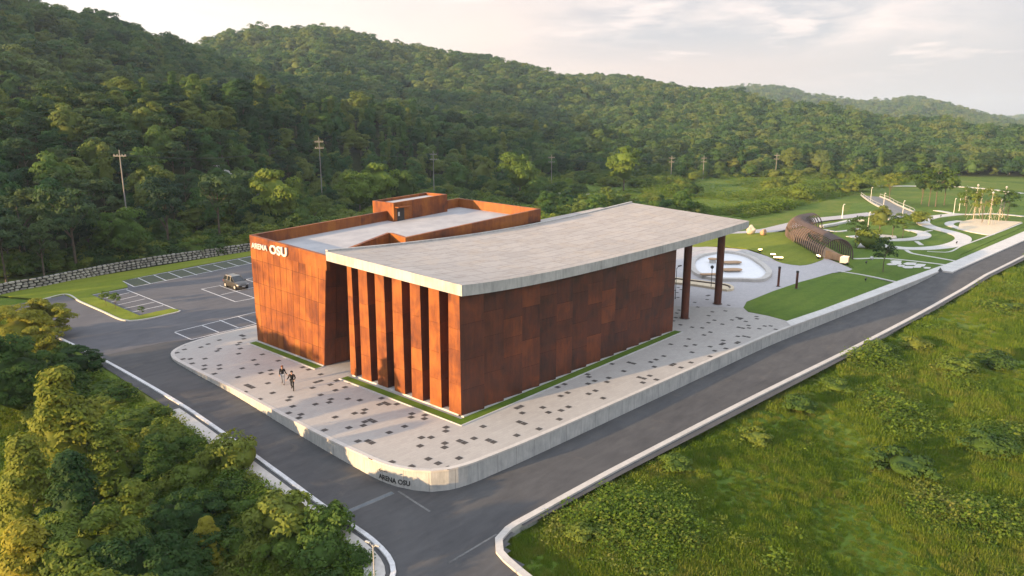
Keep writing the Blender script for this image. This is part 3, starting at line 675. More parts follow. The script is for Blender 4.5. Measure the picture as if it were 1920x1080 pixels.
dg = empty('drain_grate', (*G(690, 947, -1.6), -1.6), 'long narrow blue-grey drain channel grate crossing the left road at the plaza corner', 'drain')
A, B = G(646, 967, -1.65), G(737, 927, -1.62); gb = MB(); gf = MB()
for k in range(40):
    t0, t1 = k/40, (k+.6)/40; line_seg(gb, [A[0]+(B[0]-A[0])*t0, A[1]+(B[1]-A[1])*t0], [A[0]+(B[0]-A[0])*t1, A[1]+(B[1]-A[1])*t1], .26, lambda x, y: float(zroad(x, y))+.018)
for k in range(6):
    t0, t1 = k/6, (k+1)/6; line_seg(gf, [A[0]+(B[0]-A[0])*t0, A[1]+(B[1]-A[1])*t0], [A[0]+(B[0]-A[0])*t1, A[1]+(B[1]-A[1])*t1], .42, lambda x, y: float(zroad(x, y))+.010)
gb.build('grate_bars', TEALGRATE, dg); gf.build('channel_frame', PAINT_OLD, dg)

# ---- grass verge and island in the car park
isl = [cp(*p) for p in [(300,524),(445,490),(560,542),(700,603),(850,668),(900,674),(950,671),(1050,655),(1150,632),(1235,612),(1246,603),(1232,596),(1190,588),(1080,610),(965,637),(630,491),(760,465),(885,440),(880,425),(845,394),(1300,302),(1750,218),(1800,180)]]+[(62, 125), (31, 121), (25, 118)]
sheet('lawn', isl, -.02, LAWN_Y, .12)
kb = smooth_line([cp(*p) for p in [(300,524),(445,490),(560,542),(700,603),(850,668),(900,674),(950,671),(1050,655),(1150,632),(1235,612),(1248,603)]], .6)
V, Fc, uv = ribbon(kb, (-.12, .10), .03, .2); structure('kerb', V, Fc, CAP, uv)
# ---- planted strips at the foot of the building
sheet('lawn', [(36.75, 38.15), (71.8, 38.15), (71.8, 39.02), (37.55, 39.02), (37.55, 54.15), (36.75, 54.15)], .05, LAWN, .1)
sheet('lawn', [(36.75, 58.3), (37.55, 58.3), (37.55, 70.9), (36.75, 70.9)], .05, LAWN, .1)
V, Fc, uv = ribbon([(36.66, 54.25), (36.66, 38.06), (71.9, 38.06)], .07, .065, .1); structure('kerb', V, Fc, CONC_W, uv)
V, Fc, uv = ribbon([(36.66, 71.0), (36.66, 58.2), (37.5, 58.2)], .07, .065, .1); structure('kerb', V, Fc, CONC_W, uv)

# ================================================================== the building
BL = empty('arena_building', (54, 55, 0), 'large rust-brown steel hall with upright fins, curved pale roof slab and white name lettering', 'building')
def panels(P0, P1, T0, T1, ncol, rows, mats, name, parent, out, saw=0., gap=.022, tmin=0., inset=.04):
    """sheet-metal cladding on the quad P0-P1 (bottom) / T0-T1 (top); rows: list of heights fractions or function(col)->list; out: outward unit normal"""
    P0, P1, T0, T1, out = [np.array(v, float) for v in (P0, P1, T0, T1, out)]; b = MB()
    def pt(u, v): a = P0+(P1-P0)*u; c = T0+(T1-T0)*u; return a+(c-a)*v
    L = np.linalg.norm(P1-P0)
    for c in range(ncol):
        rr = rows(c) if callable(rows) else rows
        rr = [0]+list(rr)+[1]
        for k in range(len(rr)-1):
            u0, u1 = c/ncol+gap/L, (c+1)/ncol-gap/L; hgt = np.linalg.norm(pt(u0, 1)-pt(u0, 0)); g2 = .7*gap/hgt
            v0, v1 = rr[k]+g2, rr[k+1]-g2
            q = [pt(u0, v0), pt(u1, v0), pt(u1, v1), pt(u0, v1)]; o0, o1 = out*.0, out*saw
            fr = [q[0]+o0, q[1]+o1, q[2]+o1, q[3]+o0]; bk = [p-out*inset for p in q]
            b.add(list(fr)+list(bk), [(0, 1, 2, 3), (0, 4, 5, 1), (1, 5, 6, 2), (2, 6, 7, 3), (3, 7, 4, 0)], 0, random.random())
    q = [P0, P1, T1, T0]; q = [p-out*(inset*.5) for p in q]; b.add(q, [(0, 1, 2, 3)], 1)
    return b.build(name, mats, parent)
X0 = 37.9; Y0 = 39.3; X1 = 71.2
# roof slab
SE = ([37.6, 44.5, 53.2, 64.1, 74., 82, 89.3], [11.05, 10.62, 10.40, 10.44, 10.52, 10.72, 10.98])
SN = ([37.6, 46, 54, 62, 68, 78, 89.3], [11.62, 11.22, 11.02, 11.0, 11.1, 11.5, 12.10])
YS, YN = 38.72, 56.7
def zslab(x, y):
    t = (y-YS)/(YN-YS); return float(np.interp(x, *SE)*(1-t)+np.interp(x, *SN)*t)
xs_ = np.linspace(37.6, 89.3, 50)
def sm_prof(Pf):
    xs, zs = Pf; f = np.poly1d(np.polyfit(xs, zs, 4)); return [float(x) for x in xs_], [float(f(x)) for x in xs_]
SE = sm_prof(SE); SN = sm_prof(SN)
V = []; Fc = []; ny = 6; TH = .88
ys_ = np.linspace(YS, YN, ny+1)
for x in xs_:
    for y in ys_: V.append((x, y, zslab(x, y)))
n0 = len(V)
for x in xs_:
    for y in ys_: V.append((x, y, zslab(x, y)-TH))
nx = len(xs_); st = ny+1
for i in range(nx-1):
    for j in range(ny):
        q = i*st+j; Fc += [(q, q+st, q+st+1, q+1), (n0+q, n0+q+1, n0+q+st+1, n0+q+st)]
mi = [0]*len(Fc)
for i in range(nx-1):
    q = i*st; Fc.append((q, n0+q, n0+q+st, q+st)); q = i*st+ny; Fc.append((q, q+st, n0+q+st, n0+q))
for j in range(ny):
    q = j; Fc.append((q, q+1, n0+q+1, n0+q)); q = (nx-1)*st+j; Fc.append((q, n0+q, n0+q+1, q+1))
mi += [1]*(len(Fc)-len(mi))
link('roof_slab', mesh('roof_slab', V, Fc, [ROOF, CONC], mi=mi), BL)
lip = MB()
for i in range(nx-1):
    a, c = xs_[i], xs_[i+1]
    lip.hexa([(a, YN-.30, zslab(a, YN)-.05), (c, YN-.30, zslab(c, YN)-.05), (c, YN+.02, zslab(c, YN)-.05), (a, YN+.02, zslab(a, YN)-.05), (a, YN-.30, zslab(a, YN)+.16), (c, YN-.30, zslab(c, YN)+.16), (c, YN+.02, zslab(c, YN)+.16), (a, YN+.02, zslab(a, YN)+.16)])
lip.build('roof_upstand', CONC, BL)
# columns
for (cx, cy) in ((77.5, 40.9), (86.9, 41.2)):
    c = MB(); zt = zslab(cx, cy)-TH+.02; c.tube([(cx, cy, .04), (cx, cy, zt)], .47, 28, cap=False); o = c.build('column', CORTEN_D, BL, smooth=True)
    c = MB(); c.tube([(cx, cy, 0.003), (cx, cy, .05)], .62, 28); c.build('base_plate', RIBM, o, ws=False)
# side facade, sawtooth panels
H0 = .14
def toprow(c): random.seed(c*7+3); return sorted([(2.1+(c % 3)*.75)/9.6, (4.6+((c*2) % 3)*.7)/9.6, (7.0+((c+1) % 3)*.55)/9.6])
def side():
    n = 14; b = MB(); w = (X1-X0)/n; saw = .30
    for c in range(n):
        xa, xb = X0+c*w, X0+(c+1)*w; rr = [H0]+[H0+f*9.6 for f in toprow(c)]
        zt_a, zt_b = zslab(xa, Y0)-TH+.01, zslab(xb, Y0)-TH+.01
        for k in range(len(rr)):
            za = rr[k]+.008; zb0, zb1 = (rr[k+1]-.008, rr[k+1]-.008) if k+1 < len(rr) else (zt_a, zt_b)
            ya, yb = Y0+.0, Y0-saw
            b.add([(xa+.01, ya, za), (xb-.008, yb, za), (xb-.008, yb, zb1), (xa+.01, ya, zb0), (xb-.008, Y0+.1, za), (xb-.008, Y0+.1, zb1)], [(0, 1, 2, 3), (1, 4, 5, 2)], 0, random.random())
        b.add([(xa, Y0+.02, 0.1), (xb, Y0-saw+.02, 0.1), (xb, Y0-saw+.02, zt_b), (xa, Y0+.02, zt_a)], [(0, 1, 2, 3)], 1)
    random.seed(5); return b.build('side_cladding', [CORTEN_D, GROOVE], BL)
side()
pl = MB(); pl.box((X0+.05, Y0-.22, -.1), (X1+.1, Y0+.4, H0-.02)); pl.box((X0+.05, Y0+.1, -.1), (X0+.6, 54.0, .14)); pl.box((37.72, 58.4, -.1), (38.1, 70.9, .08))
pl.build('plinth', CONC_W, BL)
# fins on the west front
fy = [39.3, 41.62, 43.93, 46.27, 48.62, 51.0, 53.25]
for i, y in enumerate(fy):
    b = MB(); random.seed(i+40); wb, wt = (1.42, 1.25) if i < 6 else (.9, .65); d = 1.35
    zt0, zt1 = zslab(X0, y)-TH+.01, zslab(X0, y+1)-TH+.01
    js = [.16, 2.7+random.uniform(-.4, .4), 5.2+random.uniform(-.5, .5), 7.7+random.uniform(-.4, .4), None]
    for k in range(4):
        za = js[k]+.008; zb = js[k+1]; ta = (za-.16)/9.8; tb = (zb-.16)/9.8 if zb else 1
        wa, wb_ = wb+(wt-wb)*ta, wb+(wt-wb)*tb; z0_ = (zb-.008) if zb else zt0; z1_ = (zb-.008) if zb else zt1
        fx = X0-.02
        b.add([(fx, y+wa, za), (fx, y, za), (fx, y, z0_), (fx, y+wb_, z1_)], [(0, 1, 2, 3)], 0, random.random())
        b.add([(fx, y, za), (fx+d, y+.02, za), (fx+d, y+.02, z0_), (fx, y, z0_)], [(0, 1, 2, 3)], 1, random.random())  # side face takes the darker copy, shade in its colour
        b.add([(fx, y+wa, za), (fx, y+wb_, z1_), (fx+d, y+wb_, z1_), (fx+d, y+wa, za)], [(0, 1, 2, 3)], 0, random.random())
    b.add([(fx, y+wb, .168), (fx+d, y+wb, .168), (fx+d, y, .168), (fx, y, .168)], [(0, 1, 2, 3)], 1)
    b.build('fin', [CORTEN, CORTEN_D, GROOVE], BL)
bk = MB(); bk.quad((X0+1.3, 54.1, .05), (X0+1.3, 39.3, .05), (X0+1.3, 39.3, 10.15), (X0+1.3, 54.1, 10.7)); bk.quad((X0+.1, 54.1, 0), (X0+6, 54.1, 0), (X0+6, 54.1, 10.3), (X0+.1, 54.1, 10.6))
bk.build('fin_recess_wall', CORTEN_D, BL)
eb = MB(); eb.quad((X1, Y0-.3, .1), (X1, 56.4, .1), (X1, 56.4, zslab(X1, 56.4)-TH+.01), (X1, Y0-.3, zslab(X1, Y0)-TH+.01)); eb.build('end_cladding', CORTEN_D, BL)
# roofline of the office wing
def zpar(x, y): return 11.72+.053*(x-38)-.042*(71-y)
NW, NE, SEc, SWc = (37.8, 70.95), (68.6, 71.0), (69.6, 57.3), (37.8, 57.0)
# west face
panels((37.8, 70.95, .1), (37.8, 58.35, .1), (37.8, 70.95, zpar(37.8, 70.95)-.04), (37.8, 57.0, zpar(37.8, 57.0)-.04), 12, [.155, .36, .57, .785], [CORTEN, GROOVE], 'wing_front_cladding', BL, (-1, 0, 0))
# leaning side of the entrance recess
panels((37.8, 58.33, .05), (41.4, 57.9, .05), (37.8, 57.0, 10.75), (41.4, 57.2, 10.2), 3, [.25, .5, .75], [CORTEN_D, GROOVE], 'wing_side_cladding', BL, (.1, -1, 0))
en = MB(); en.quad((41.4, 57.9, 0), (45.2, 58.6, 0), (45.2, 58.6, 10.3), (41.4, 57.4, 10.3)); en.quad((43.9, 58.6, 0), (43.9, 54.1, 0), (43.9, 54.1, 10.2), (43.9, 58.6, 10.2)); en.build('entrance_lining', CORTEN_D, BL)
gd = MB(); gd.box((43.75, 54.5, .3), (43.85, 58.2, 3.2)); dr = gd.build('entrance_door', GLASSD, BL)
gd = MB()
for yy in (54.5, 55.4, 56.35, 57.3, 58.2): gd.box((43.7, yy-.04, .3), (43.76, yy+.04, 3.2))
gd.box((43.7, 54.46, 3.2), (43.76, 58.24, 3.3)); gd.build('door_frame', STEEL, dr, ws=False)
stp = MB(); stp.box((41.2, 54.15, 0), (43.8, 57.85, .15)); stp.box((41.6, 54.2, .15), (43.8, 57.8, .30)); stp.build('entrance_step', CONC_W, BL, bevel=.01)
# other walls
ow = MB()
def vwall(a, c, zb=0.): ow.quad((a[0], a[1], zb), (c[0], c[1], zb), (c[0], c[1], zpar(*c)-.05), (a[0], a[1], zpar(*a)-.05))
vwall(NE, NW); vwall(SEc, NE); ow.build('wing_rear_walls', CORTEN, BL)
# parapets: outline with notch
ring = [SWc, NW, NE, SEc, (47.7, 57.35), (48.1, 60.4), (40.4, 57.55)]
pb = MB()
def parap(a, c, t=.38, drop=1.5, side=1):
    d = np.array(c)-np.array(a); d = d/np.linalg.norm(d); n = np.array([d[1], -d[0]])*t*side
    A, B = np.array(a), np.array(c); A2, B2 = A+n, B+n
    za, zb = zpar(*a), zpar(*c)
    pb.hexa([(A[0], A[1], za-drop), (B[0], B[1], zb-drop), (B2[0], B2[1], zb-drop), (A2[0], A2[1], za-drop), (A[0], A[1], za), (B[0], B[1], zb), (B2[0], B2[1], zb), (A2[0], A2[1], za)], 0, random.random())
n_seg = 14
def longpar(a, c, **k):
    L = math.dist(a, c); m = max(1, round(L/2.4))
    for i in range(m):
        g = .004; p = [a[0]+(c[0]-a[0])*(i/m+g/L), a[1]+(c[1]-a[1])*(i/m+g/L)]; q = [a[0]+(c[0]-a[0])*((i+1)/m-g/L), a[1]+(c[1]-a[1])*((i+1)/m-g/L)]; parap(p, q, **k)
longpar(NW, NE); longpar((68.6, 70.6), (69.55, 57.7)); longpar(SEc, (47.7, 57.35)); longpar((47.70, 57.36), (48.12, 60.45)); longpar((48.25, 60.52), (40.4, 57.55)); longpar((37.79, 57.0), (37.79, 70.94), drop=1.4)
bm_tmp = pb.build('parapet', CORTEN, BL)
bm = bmesh.new(); bm.from_mesh(bm_tmp.data); bmesh.ops.recalc_face_normals(bm, faces=bm.faces); bm.to_mesh(bm_tmp.data); bm.free()
fl = MB(); pts = [(37.85, 57.1), (40.4, 57.6), (48, 60.4), (47.8, 57.4), (69.5, 57.4), (68.5, 70.9), (37.9, 70.9)]
fl.add([(x, y, zpar(x, y)-1.15) for x, y in pts], [(0, 1, 2, 3, 4, 5, 6)]); fl.build('wing_roof', DECK, BL)
ft = MB(); ft.add([(41, 57.2, 10.35), (48, 57.2, 10.5), (48, 60.3, 10.5)], [(0, 1, 2)]); ft.build('light_well_floor', GROOVE, BL)
# stair block on the wing roof
bx0, bx1, by0, by1 = 56.0, 65.0, 69.4, 73.5
bz0, bz1 = 9.5, 13.75
sb = MB()
for i in range(6):
    a, c = bx0+(bx1-bx0)*i/6+.01, bx0+(bx1-bx0)*(i+1)/6-.01; z1a, z1c = bz1+.05*(a-bx0), bz1+.05*(c-bx0)
    sb.hexa([(a, by0, bz0), (c, by0, bz0), (c, by0+.3, bz0), (a, by0+.3, bz0), (a, by0, z1a), (c, by0, z1c), (c, by0+.3, z1c), (a, by0+.3, z1a)], 0, random.random())
    sb.hexa([(a, by1-.3, 0), (c, by1-.3, 0), (c, by1, 0), (a, by1, 0), (a, by1-.3, z1a), (c, by1-.3, z1c), (c, by1, z1c), (a, by1, z1a)], 0, random.random())
for i in range(3):
    a, c = by0+.31+(by1-by0-.62)*i/3, by0+.3+(by1-by0-.62)*(i+1)/3
    sb.box((bx0, a, bz0), (bx0+.3, c-.01, bz1+.002), 0, random.random()); sb.box((bx1-.3, a, bz0), (bx1, c-.01, bz1+.45), 0, random.random())
stb = sb.build('stair_block', CORTEN, BL)
q = MB(); q.hexa([(bx0+.3, by0+.3, bz1-.5), (bx1-.3, by0+.3, bz1-.1), (bx1-.3, by1-.3, bz1-.1), (bx0+.3, by1-.3, bz1-.5), (bx0+.3, by0+.3, bz1-.3), (bx1-.3, by0+.3, bz1+.1), (bx1-.3, by1-.3, bz1+.1), (bx0+.3, by1-.3, bz1-.3)]); q.build('stair_roof', DECK, stb, ws=False)
q = MB(); q.box((bx0+.55, by0-.04, 11.1), (bx0+1.65, by0+.02, 13.05)); dd = q.build('door', BLACK, stb, ws=False)
q = MB(); q.box((bx0+.65, by0-.06, 12.1), (bx0+.9, by0-.045, 12.6)); q.build('notice', WHITE, stb, ws=False)
q = MB(); q.box((bx0+.2, by0-.7, 13.15), (bx0+2.4, by0-.005, 13.27)); q.build('door_canopy', CORTEN, stb, ws=False)
# little return in the parapet beside the stair block
q = MB(); q.box((53.6, 70.6, 10), (56, 71.9, 12.35)); q.build('parapet_return', CORTEN, BL)
# low roof at the back
q = MB(); q.prism([(69.7, 59.6), (90, 62.5), (90, 57.5), (69.7, 57.2)], 10.4, 10.9); q.build('rear_canopy', ROOF, BL)
q = MB(); q.box((71, 58.2, 0), (88, 61, 10.4)); q.build('rear_wall', CORTEN_D, BL)
# name lettering
def sign(body, yL, yR, zb, hgt, bold, nm):
    me = text_mesh(body, 1., .06/hgt, bold); xs = [v.co.x for v in me.vertices]; zs = [v.co.y for v in me.vertices]
    x0, x1, z0, z1 = min(xs), max(xs), min(zs), max(zs)
    for v in me.vertices:
        u = (v.co.x-x0)/(x1-x0); h = (v.co.y-z0)/(z1-z0); d = v.co.z*hgt
        v.co = (37.72-.06-d, yL+(yR-yL)*u, zb+h*hgt)
    me.materials.clear(); me.materials.append(WHITE); link(nm, me, BL)
sign('ARENA', 70.35, 67.2, 10.42, .56, .02, 'lettering')
sign('OSU', 66.75, 63.5, 10.22, .95, .035, 'lettering')

# ================================================================== park
pz = lambda z=-.28: (lambda x, y: z)
def lawn_px(pts, m, z=-.02, th=.3): return sheet('lawn', GL(pts, 0), z, m, th)
lawn_px([(1477, 602), (1440, 592), (1403, 585), (1394, 577), (1400, 566), (1450, 546), (1500, 529), (1560, 513), (1590, 510), (1676, 531), (1600, 565), (1500, 604)], LAWN, .03, .1)
# mound lawn left of the tunnel
mound = smooth_line(GL([(1544, 484), (1538, 489), (1500, 498), (1466, 493), (1440, 481), (1400, 467), (1345, 462), (1300, 463), (1290, 452), (1350, 440), (1420, 437), (1480, 436), (1500, 455)]), 1.5, True)
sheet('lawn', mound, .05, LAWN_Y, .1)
# long lawns by the sidewalk and in the park
sheet('lawn', GL([(1600, 510), (1690, 533), (1766, 501), (1792, 490), (1920, 435), (2100, 370), (2100, 356), (1760, 368), (1600, 380), (1560, 440)], 0), -.075, LAWN, .12)
sheet('lawn', GL([(1590, 509), (1602, 503), (1560, 470), (1620, 466), (1740, 475), (1800, 470), (1800, 484), (1766, 500), (1690, 530)], 0), .02, LAWN, .2)
sheet('lawn', GL([(1600, 464), (1600, 456), (1700, 470), (1800, 462), (1920, 420), (1920, 425), (1800, 478), (1770, 491), (1700, 478)], 0), .015, LAWN, .2)
sheet('lawn', GL([(1540, 480), (1580, 440), (1600, 385), (1760, 372), (1920, 372), (1920, 419), (1800, 466), (1700, 478), (1600, 474)], 0), -.05, LAWN, .12)
def path(pts, w, m=PATHM, z=.05, closed=False, name='path', th=.12, step=1.2):
    ln = smooth_line(GL(pts, 0), step, closed); V, Fc, uv = ribbon(ln, w/2, z, th, closed); return structure(name, V, Fc, m, uv)
z3 = lambda a, b: (1560+a*.1875, 330+b*.1875)
path([z3(50, 950), z3(350, 1000), z3(640, 1062)], .45, name='kerb', z=.09)
path([z3(220, 830), z3(500, 825), z3(800, 850), z3(1130, 890)], .7, z=.061)
path([z3(740, 740), z3(800, 775), z3(1000, 810), z3(1250, 855)], .7, z=.062)
path([z3(410, 680), z3(560, 705), z3(700, 722), z3(860, 728), z3(1100, 712), z3(1240, 680), z3(1310, 640), z3(1290, 600), z3(1180, 560), z3(1040, 525), z3(930, 485), z3(915, 445), z3(1010, 412), z3(1180, 390), z3(1280, 380)], 3.0, z=.063)
path([z3(1040, 345), z3(1130, 360), z3(1230, 378), z3(1400, 385), z3(1600, 378), z3(1800, 392), z3(1920, 405)], 1.8, z=.066)
path([z3(180, 600), z3(350, 625), z3(560, 640), z3(760, 635), z3(880, 620), z3(925, 595), z3(890, 565), z3(800, 545), z3(740, 545)], 2.6, z=.067)
path([z3(900, 560), z3(950, 552), z3(1000, 545)], .5, z=.055); path([z3(845, 655), z3(895, 690)], .8, z=.056)
path([z3(950, 755), z3(1130, 765), z3(1300, 700), z3(1600, 590), z3(1900, 470)], .35, name='kerb', z=.085)
path([z3(1290, 450), z3(1190, 465), z3(1175, 490), z3(1260, 520), z3(1420, 560), z3(1590, 590)], 1.9, z=.068)
sheet('play_area', GL([z3(1260, 525), z3(1280, 460), z3(1420, 430), z3(1900, 462), z3(1590, 590)], 0), .075, CREAM)
sheet('paving', GL([z3(260, 580), z3(330, 560), z3(420, 575), z3(430, 605), z3(300, 610)], 0), .071, PATHM)
sheet('paving', GL([z3(440, 600), z3(470, 585), z3(640, 600), z3(650, 625), z3(500, 625)], 0), .072, PATHM)
sheet('paving', GL([z3(250, 720), z3(290, 660), z3(330, 690), z3(330, 720)], 0), .073, PATHM)
path([z3(590, 840), z3(600, 845)], .3, z=.05)
random.seed(21)
for a, b, w, h in ((640, 862, 60, 16), (600, 885, 60, 10), (690, 900, 40, 10), (780, 880, 70, 14), (760, 915, 60, 12), (880, 895, 60, 14), (950, 922, 40, 9), (850, 912, 50, 9), (660, 880, 40, 9)):
    sheet('paving', GL([z3(a-w, b), z3(a-w*.4, b-h), z3(a+w, b-h*.7), z3(a+w*.7, b+h), z3(a-w*.5, b+h)], 0), .070+random.random()*.004, PATHM)
# grey service road behind the mound and terraces
path([(1300, 452), (1360, 440), (1405, 436), (1440, 432), (1475, 424), (1530, 412), (1580, 407), (1640, 400)], 4.5, PAVE_B, .02, step=3)
path([(1540, 425), (1570, 420), (1600, 414), (1618, 414)], 1.2, PATHM, .30, th=.5)
path([(1545, 430), (1565, 434), (1620, 428)], 1.0, PATHM, .05)
# ramp with white railings
def railing(pts, nm_label, h=1.0):
    ln = smooth_line(GL(pts, 0), 3.); x, y = ln[0]; r = empty('railing', (x, y, 0), nm_label, 'railing')
    b = MB(); b.tube([(p[0], p[1], h) for p in ln], .07, 6); b.build('top_rail', PALE, r)
    V, Fc, uv = ribbon(ln, .16, .35, .4); link('kerb', mesh('kerb', V, Fc, CONC_W, uv), r)
    for p in ln[::2]: b = MB(); b.tube([(p[0], p[1], .3), (p[0], p[1], h)], .05, 5); b.build('post', PALE, r)
railing([z3(290, 195), z3(350, 240), z3(420, 285), z3(500, 325), z3(575, 372)], 'white railing down the left side of the grey ramp beyond the steel tunnel')
railing([z3(480, 210), z3(560, 240), z3(650, 290), z3(740, 330), z3(825, 378), z3(740, 400), z3(560, 440)], 'white railing bending round the right side of the grey ramp beyond the steel tunnel')
sheet('path', GL([z3(300, 195), z3(480, 210), z3(650, 295), z3(820, 378), z3(560, 440), z3(575, 372)], 0), .03, mat('ramp_concrete', (.2, .2, .2), .9, .2, build=b_conc((.15, .155, .15), (.24, .24, .23), 1, False)))

# pool ring
def pool():
    rim = smooth_line(GL([(1298, 500), (1304, 487), (1325, 479), (1365, 475), (1398, 481), (1424, 495), (1441, 511), (1436, 523), (1422, 528), (1390, 527), (1345, 526), (1310, 517)], 0), .8, True)
    c = (sum(p[0] for p in rim)/len(rim), sum(p[1] for p in rim)/len(rim))
    r = empty('fountain_pool', (*c, 0), 'pale oval fountain pool with a raised stone rim beyond the two rust columns', 'pool')
    b = MB(); b.prism(offset(rim, .0, True), .01, .05); b.build('basin', POOLM, r)
    a = sum(rim[i][0]*rim[(i+1) % len(rim)][1]-rim[(i+1) % len(rim)][0]*rim[i][1] for i in range(len(rim)))
    V, Fc, uv = ribbon(rim+rim[:1], (-.45, .45), .45, .5); link('rim', mesh('rim', V, Fc, CAP, uv), r)
    V, Fc, uv = ribbon(smooth_line(GL([(1293, 472), (1330, 467), (1375, 467), (1410, 476), (1436, 489)], 0), .8), .7, .03, .05); link('outer_border', mesh('outer_border', V, Fc, CONC, uv), r)
pool()
def bench(px, py, label, w=3.2, d=1.1, rz=0, m=TAN, h=.42, nm='bench'):
    x, y = G(px, py, .2); r = empty(nm, (x, y, 0), label, 'bench', rz=rz); b = MB()
    n = 14; pl_ = [(math.copysign(w/2-d/2, math.cos(t))+math.cos(t)*d/2, math.sin(t)*d/2) for t in np.linspace(0, 2*math.pi, n*2, endpoint=False)+.01]
    b.prism(pl_, h-.14, h); o = b.build('seat', m, r, ws=False); o.parent = r
    b = MB(); pl2 = [(a*.82, c*.7) for a, c in pl_]; b.prism(pl2, .05, h-.14); b.build('base', CONC, r, ws=False)
    return r
bench(1372, 493, 'rounded brown bench in the fountain pool, the farther one right of the columns', 3.4, 1.9, R(-40))
bench(1372, 507, 'rounded brown bench in the fountain pool, the nearer one right of the columns', 3.4, 1.9, R(-40))
bench(1332, 519, 'brown slab bench at the near left rim of the fountain pool, between the columns', 3.4, 1.0, R(-42), h=.7)
bench(1336, 491, 'round brown table-like seat in the fountain pool, between the columns', 1.6, 1.5, 0, h=.8, nm='round_seat')
# long cream-edged slot planter
sx = smooth_line(GL([(1262, 532), (1300, 536), (1345, 543), (1362, 546), (1371, 545), (1372, 540), (1362, 536), (1340, 533), (1262, 523)], 0), .5)
pr = empty('planter', (*sx[10], 0), 'long low cream stone edged planter with a rounded end beside the rust columns', 'planter')
V, Fc, uv = ribbon(sx, .22, .30, .35); link('stone_edge', mesh('stone_edge', V, Fc, CREAM, uv), pr)
si = offset(sx, .55)
V, Fc, uv = ribbon(sx, (.24, .40), .26, .3); link('dark_edge', mesh('dark_edge', V, Fc, RIBM, uv), pr)
b = MB(); b.prism(sx[::3], .01, .12); b.build('bed', CREAM, pr)

# steel tunnel
def tunnel():
    cl = GL([(1569, 486), (1550, 474.5), (1531, 464), (1512, 454), (1500, 446), (1497, 438.5), (1505, 432.5), (1520, 429.5)], 0); ln = smooth_line(cl, .5)
    cum = [0]
    for i in range(1, len(ln)): cum.append(cum[-1]+math.dist(ln[i], ln[i-1]))
    r = empty('ribbed_tunnel', (*ln[0], 0), 'dark brown ribbed steel arch tunnel bending over the lawn in the park', 'tunnel')
    def at(s):
        x = np.interp(s, cum, [p[0] for p in ln]); y = np.interp(s, cum, [p[1] for p in ln]); x2 = np.interp(min(s+.5, cum[-1]), cum, [p[0] for p in ln]); y2 = np.interp(min(s+.5, cum[-1]), cum, [p[1] for p in ln])
        x1 = np.interp(max(s-.5, 0), cum, [p[0] for p in ln]); y1 = np.interp(max(s-.5, 0), cum, [p[1] for p in ln]); t = np.array([x2-x1, y2-y1]); t = t/np.linalg.norm(t)
        return np.array([x, y]), np.array([-t[1], t[0]])
    hw, hh = 2.6, 3.6
    def ringp(s, k=1., n=22, a0=0, a1=math.pi):
        p, nn = at(s); return [(p[0]+nn[0]*math.cos(t)*hw*k, p[1]+nn[1]*math.cos(t)*hw*k, max(0, (math.sin(t)**.75))*hh*k) for t in np.linspace(a0, a1, n)]
    L = cum[-1]; n = int(L/1.25)
    for i in range(n+1):
        s = L*i/n; b = MB(); b.tube(ringp(s), .12, 6); b.build('rib', RIBM, r)
        b = None
    # dense cladding over the crown, slats along the length
    for nm, a0, a1, k in (('roof_slats', R(66), R(114), 1.0),):
        b = MB()
        for t in np.linspace(a0, a1, 12):
            pts = []
            for s in np.linspace(0, L, 60):
                p, nn = at(s); pts.append((p[0]+nn[0]*math.cos(t)*hw, p[1]+nn[1]*math.cos(t)*hw, math.sin(t)**.75*hh+.02))
            b.tube(pts, .085, 4)
        b.build(nm, RIBM, r)
    b = MB()
    for side in (0, 1):
        for tt in (25, 50):
            t = R(tt) if side else R(180-tt); pts = []
            for s in np.linspace(0, L, 60):
                p, nn = at(s); pts.append((p[0]+nn[0]*math.cos(t)*hw, p[1]+nn[1]*math.cos(t)*hw, math.sin(t)**.75*hh))
            b.tube(pts, .04, 4)
    b.build('side_rails', RIBM, r)
    V, Fc, uv = ribbon(ln, 1.9, .09, .08); link('floor', mesh('floor', V, Fc, TAN, uv), r)
    # timber ramp side across the mouth
    a = G(1548, 484, 0); c = G(1591, 492, 0); b = MB(); a = np.array(a); c = np.array(c); d = (c-a)/np.linalg.norm(c-a); nn = np.array([-d[1], d[0]])*.15
    b.hexa([(*(a-nn), 0), (*(c-nn), 0), (*(c+nn), 0), (*(a+nn), 0), (*(a-nn), 1.5), (*(c-nn), .9), (*(c+nn), .9), (*(a+nn), 1.5)]); b.build('timber_side', TAN, r)
tunnel()
def lamp_spot(px, py, label, rz=0, w=.5, l=.9):
    x, y = G(px, py, .1); r = empty('floodlight', (x, y, .05), label, 'floodlight', 'warm floodlights around the tunnel lawn', rz)
    b = MB(); b.box((-.1, -.1, 0), (.1, .1, .18)); b.build('stand', BLACK, r, ws=False)
    b = MB(); b.hexa([(-l/2, -w/2, .18), (l/2, -w/2, .18), (l/2, w/2, .18), (-l/2, w/2, .18), (-l/2, -w/2, .40), (l/2, -w/2, .40), (l/2, w/2, .5), (-l/2, w/2, .5)]); b.build('housing', BLACK, r, ws=False)
    b = MB(); b.box((-l/2+.04, -w/2+.04, .42), (l/2-.04, w/2-.04, .56)); b.build('lens', WARMLAMP, r, ws=False)
lamp_spot(1425, 472, 'single lit warm floodlight on the lawn edge, leftmost by the fountain pool')
lamp_spot(1449, 481, 'lit warm floodlight on the lawn edge, smaller one behind the taller rust post', R(-60))
lamp_spot(1459, 487, 'long lit warm floodlight on the lawn edge right above the taller rust post', R(-60), .5, 1.6)
lamp_spot(1534, 484, 'lit warm floodlight on the lawn at the left foot of the tunnel mouth', R(30), .5, 1.5)
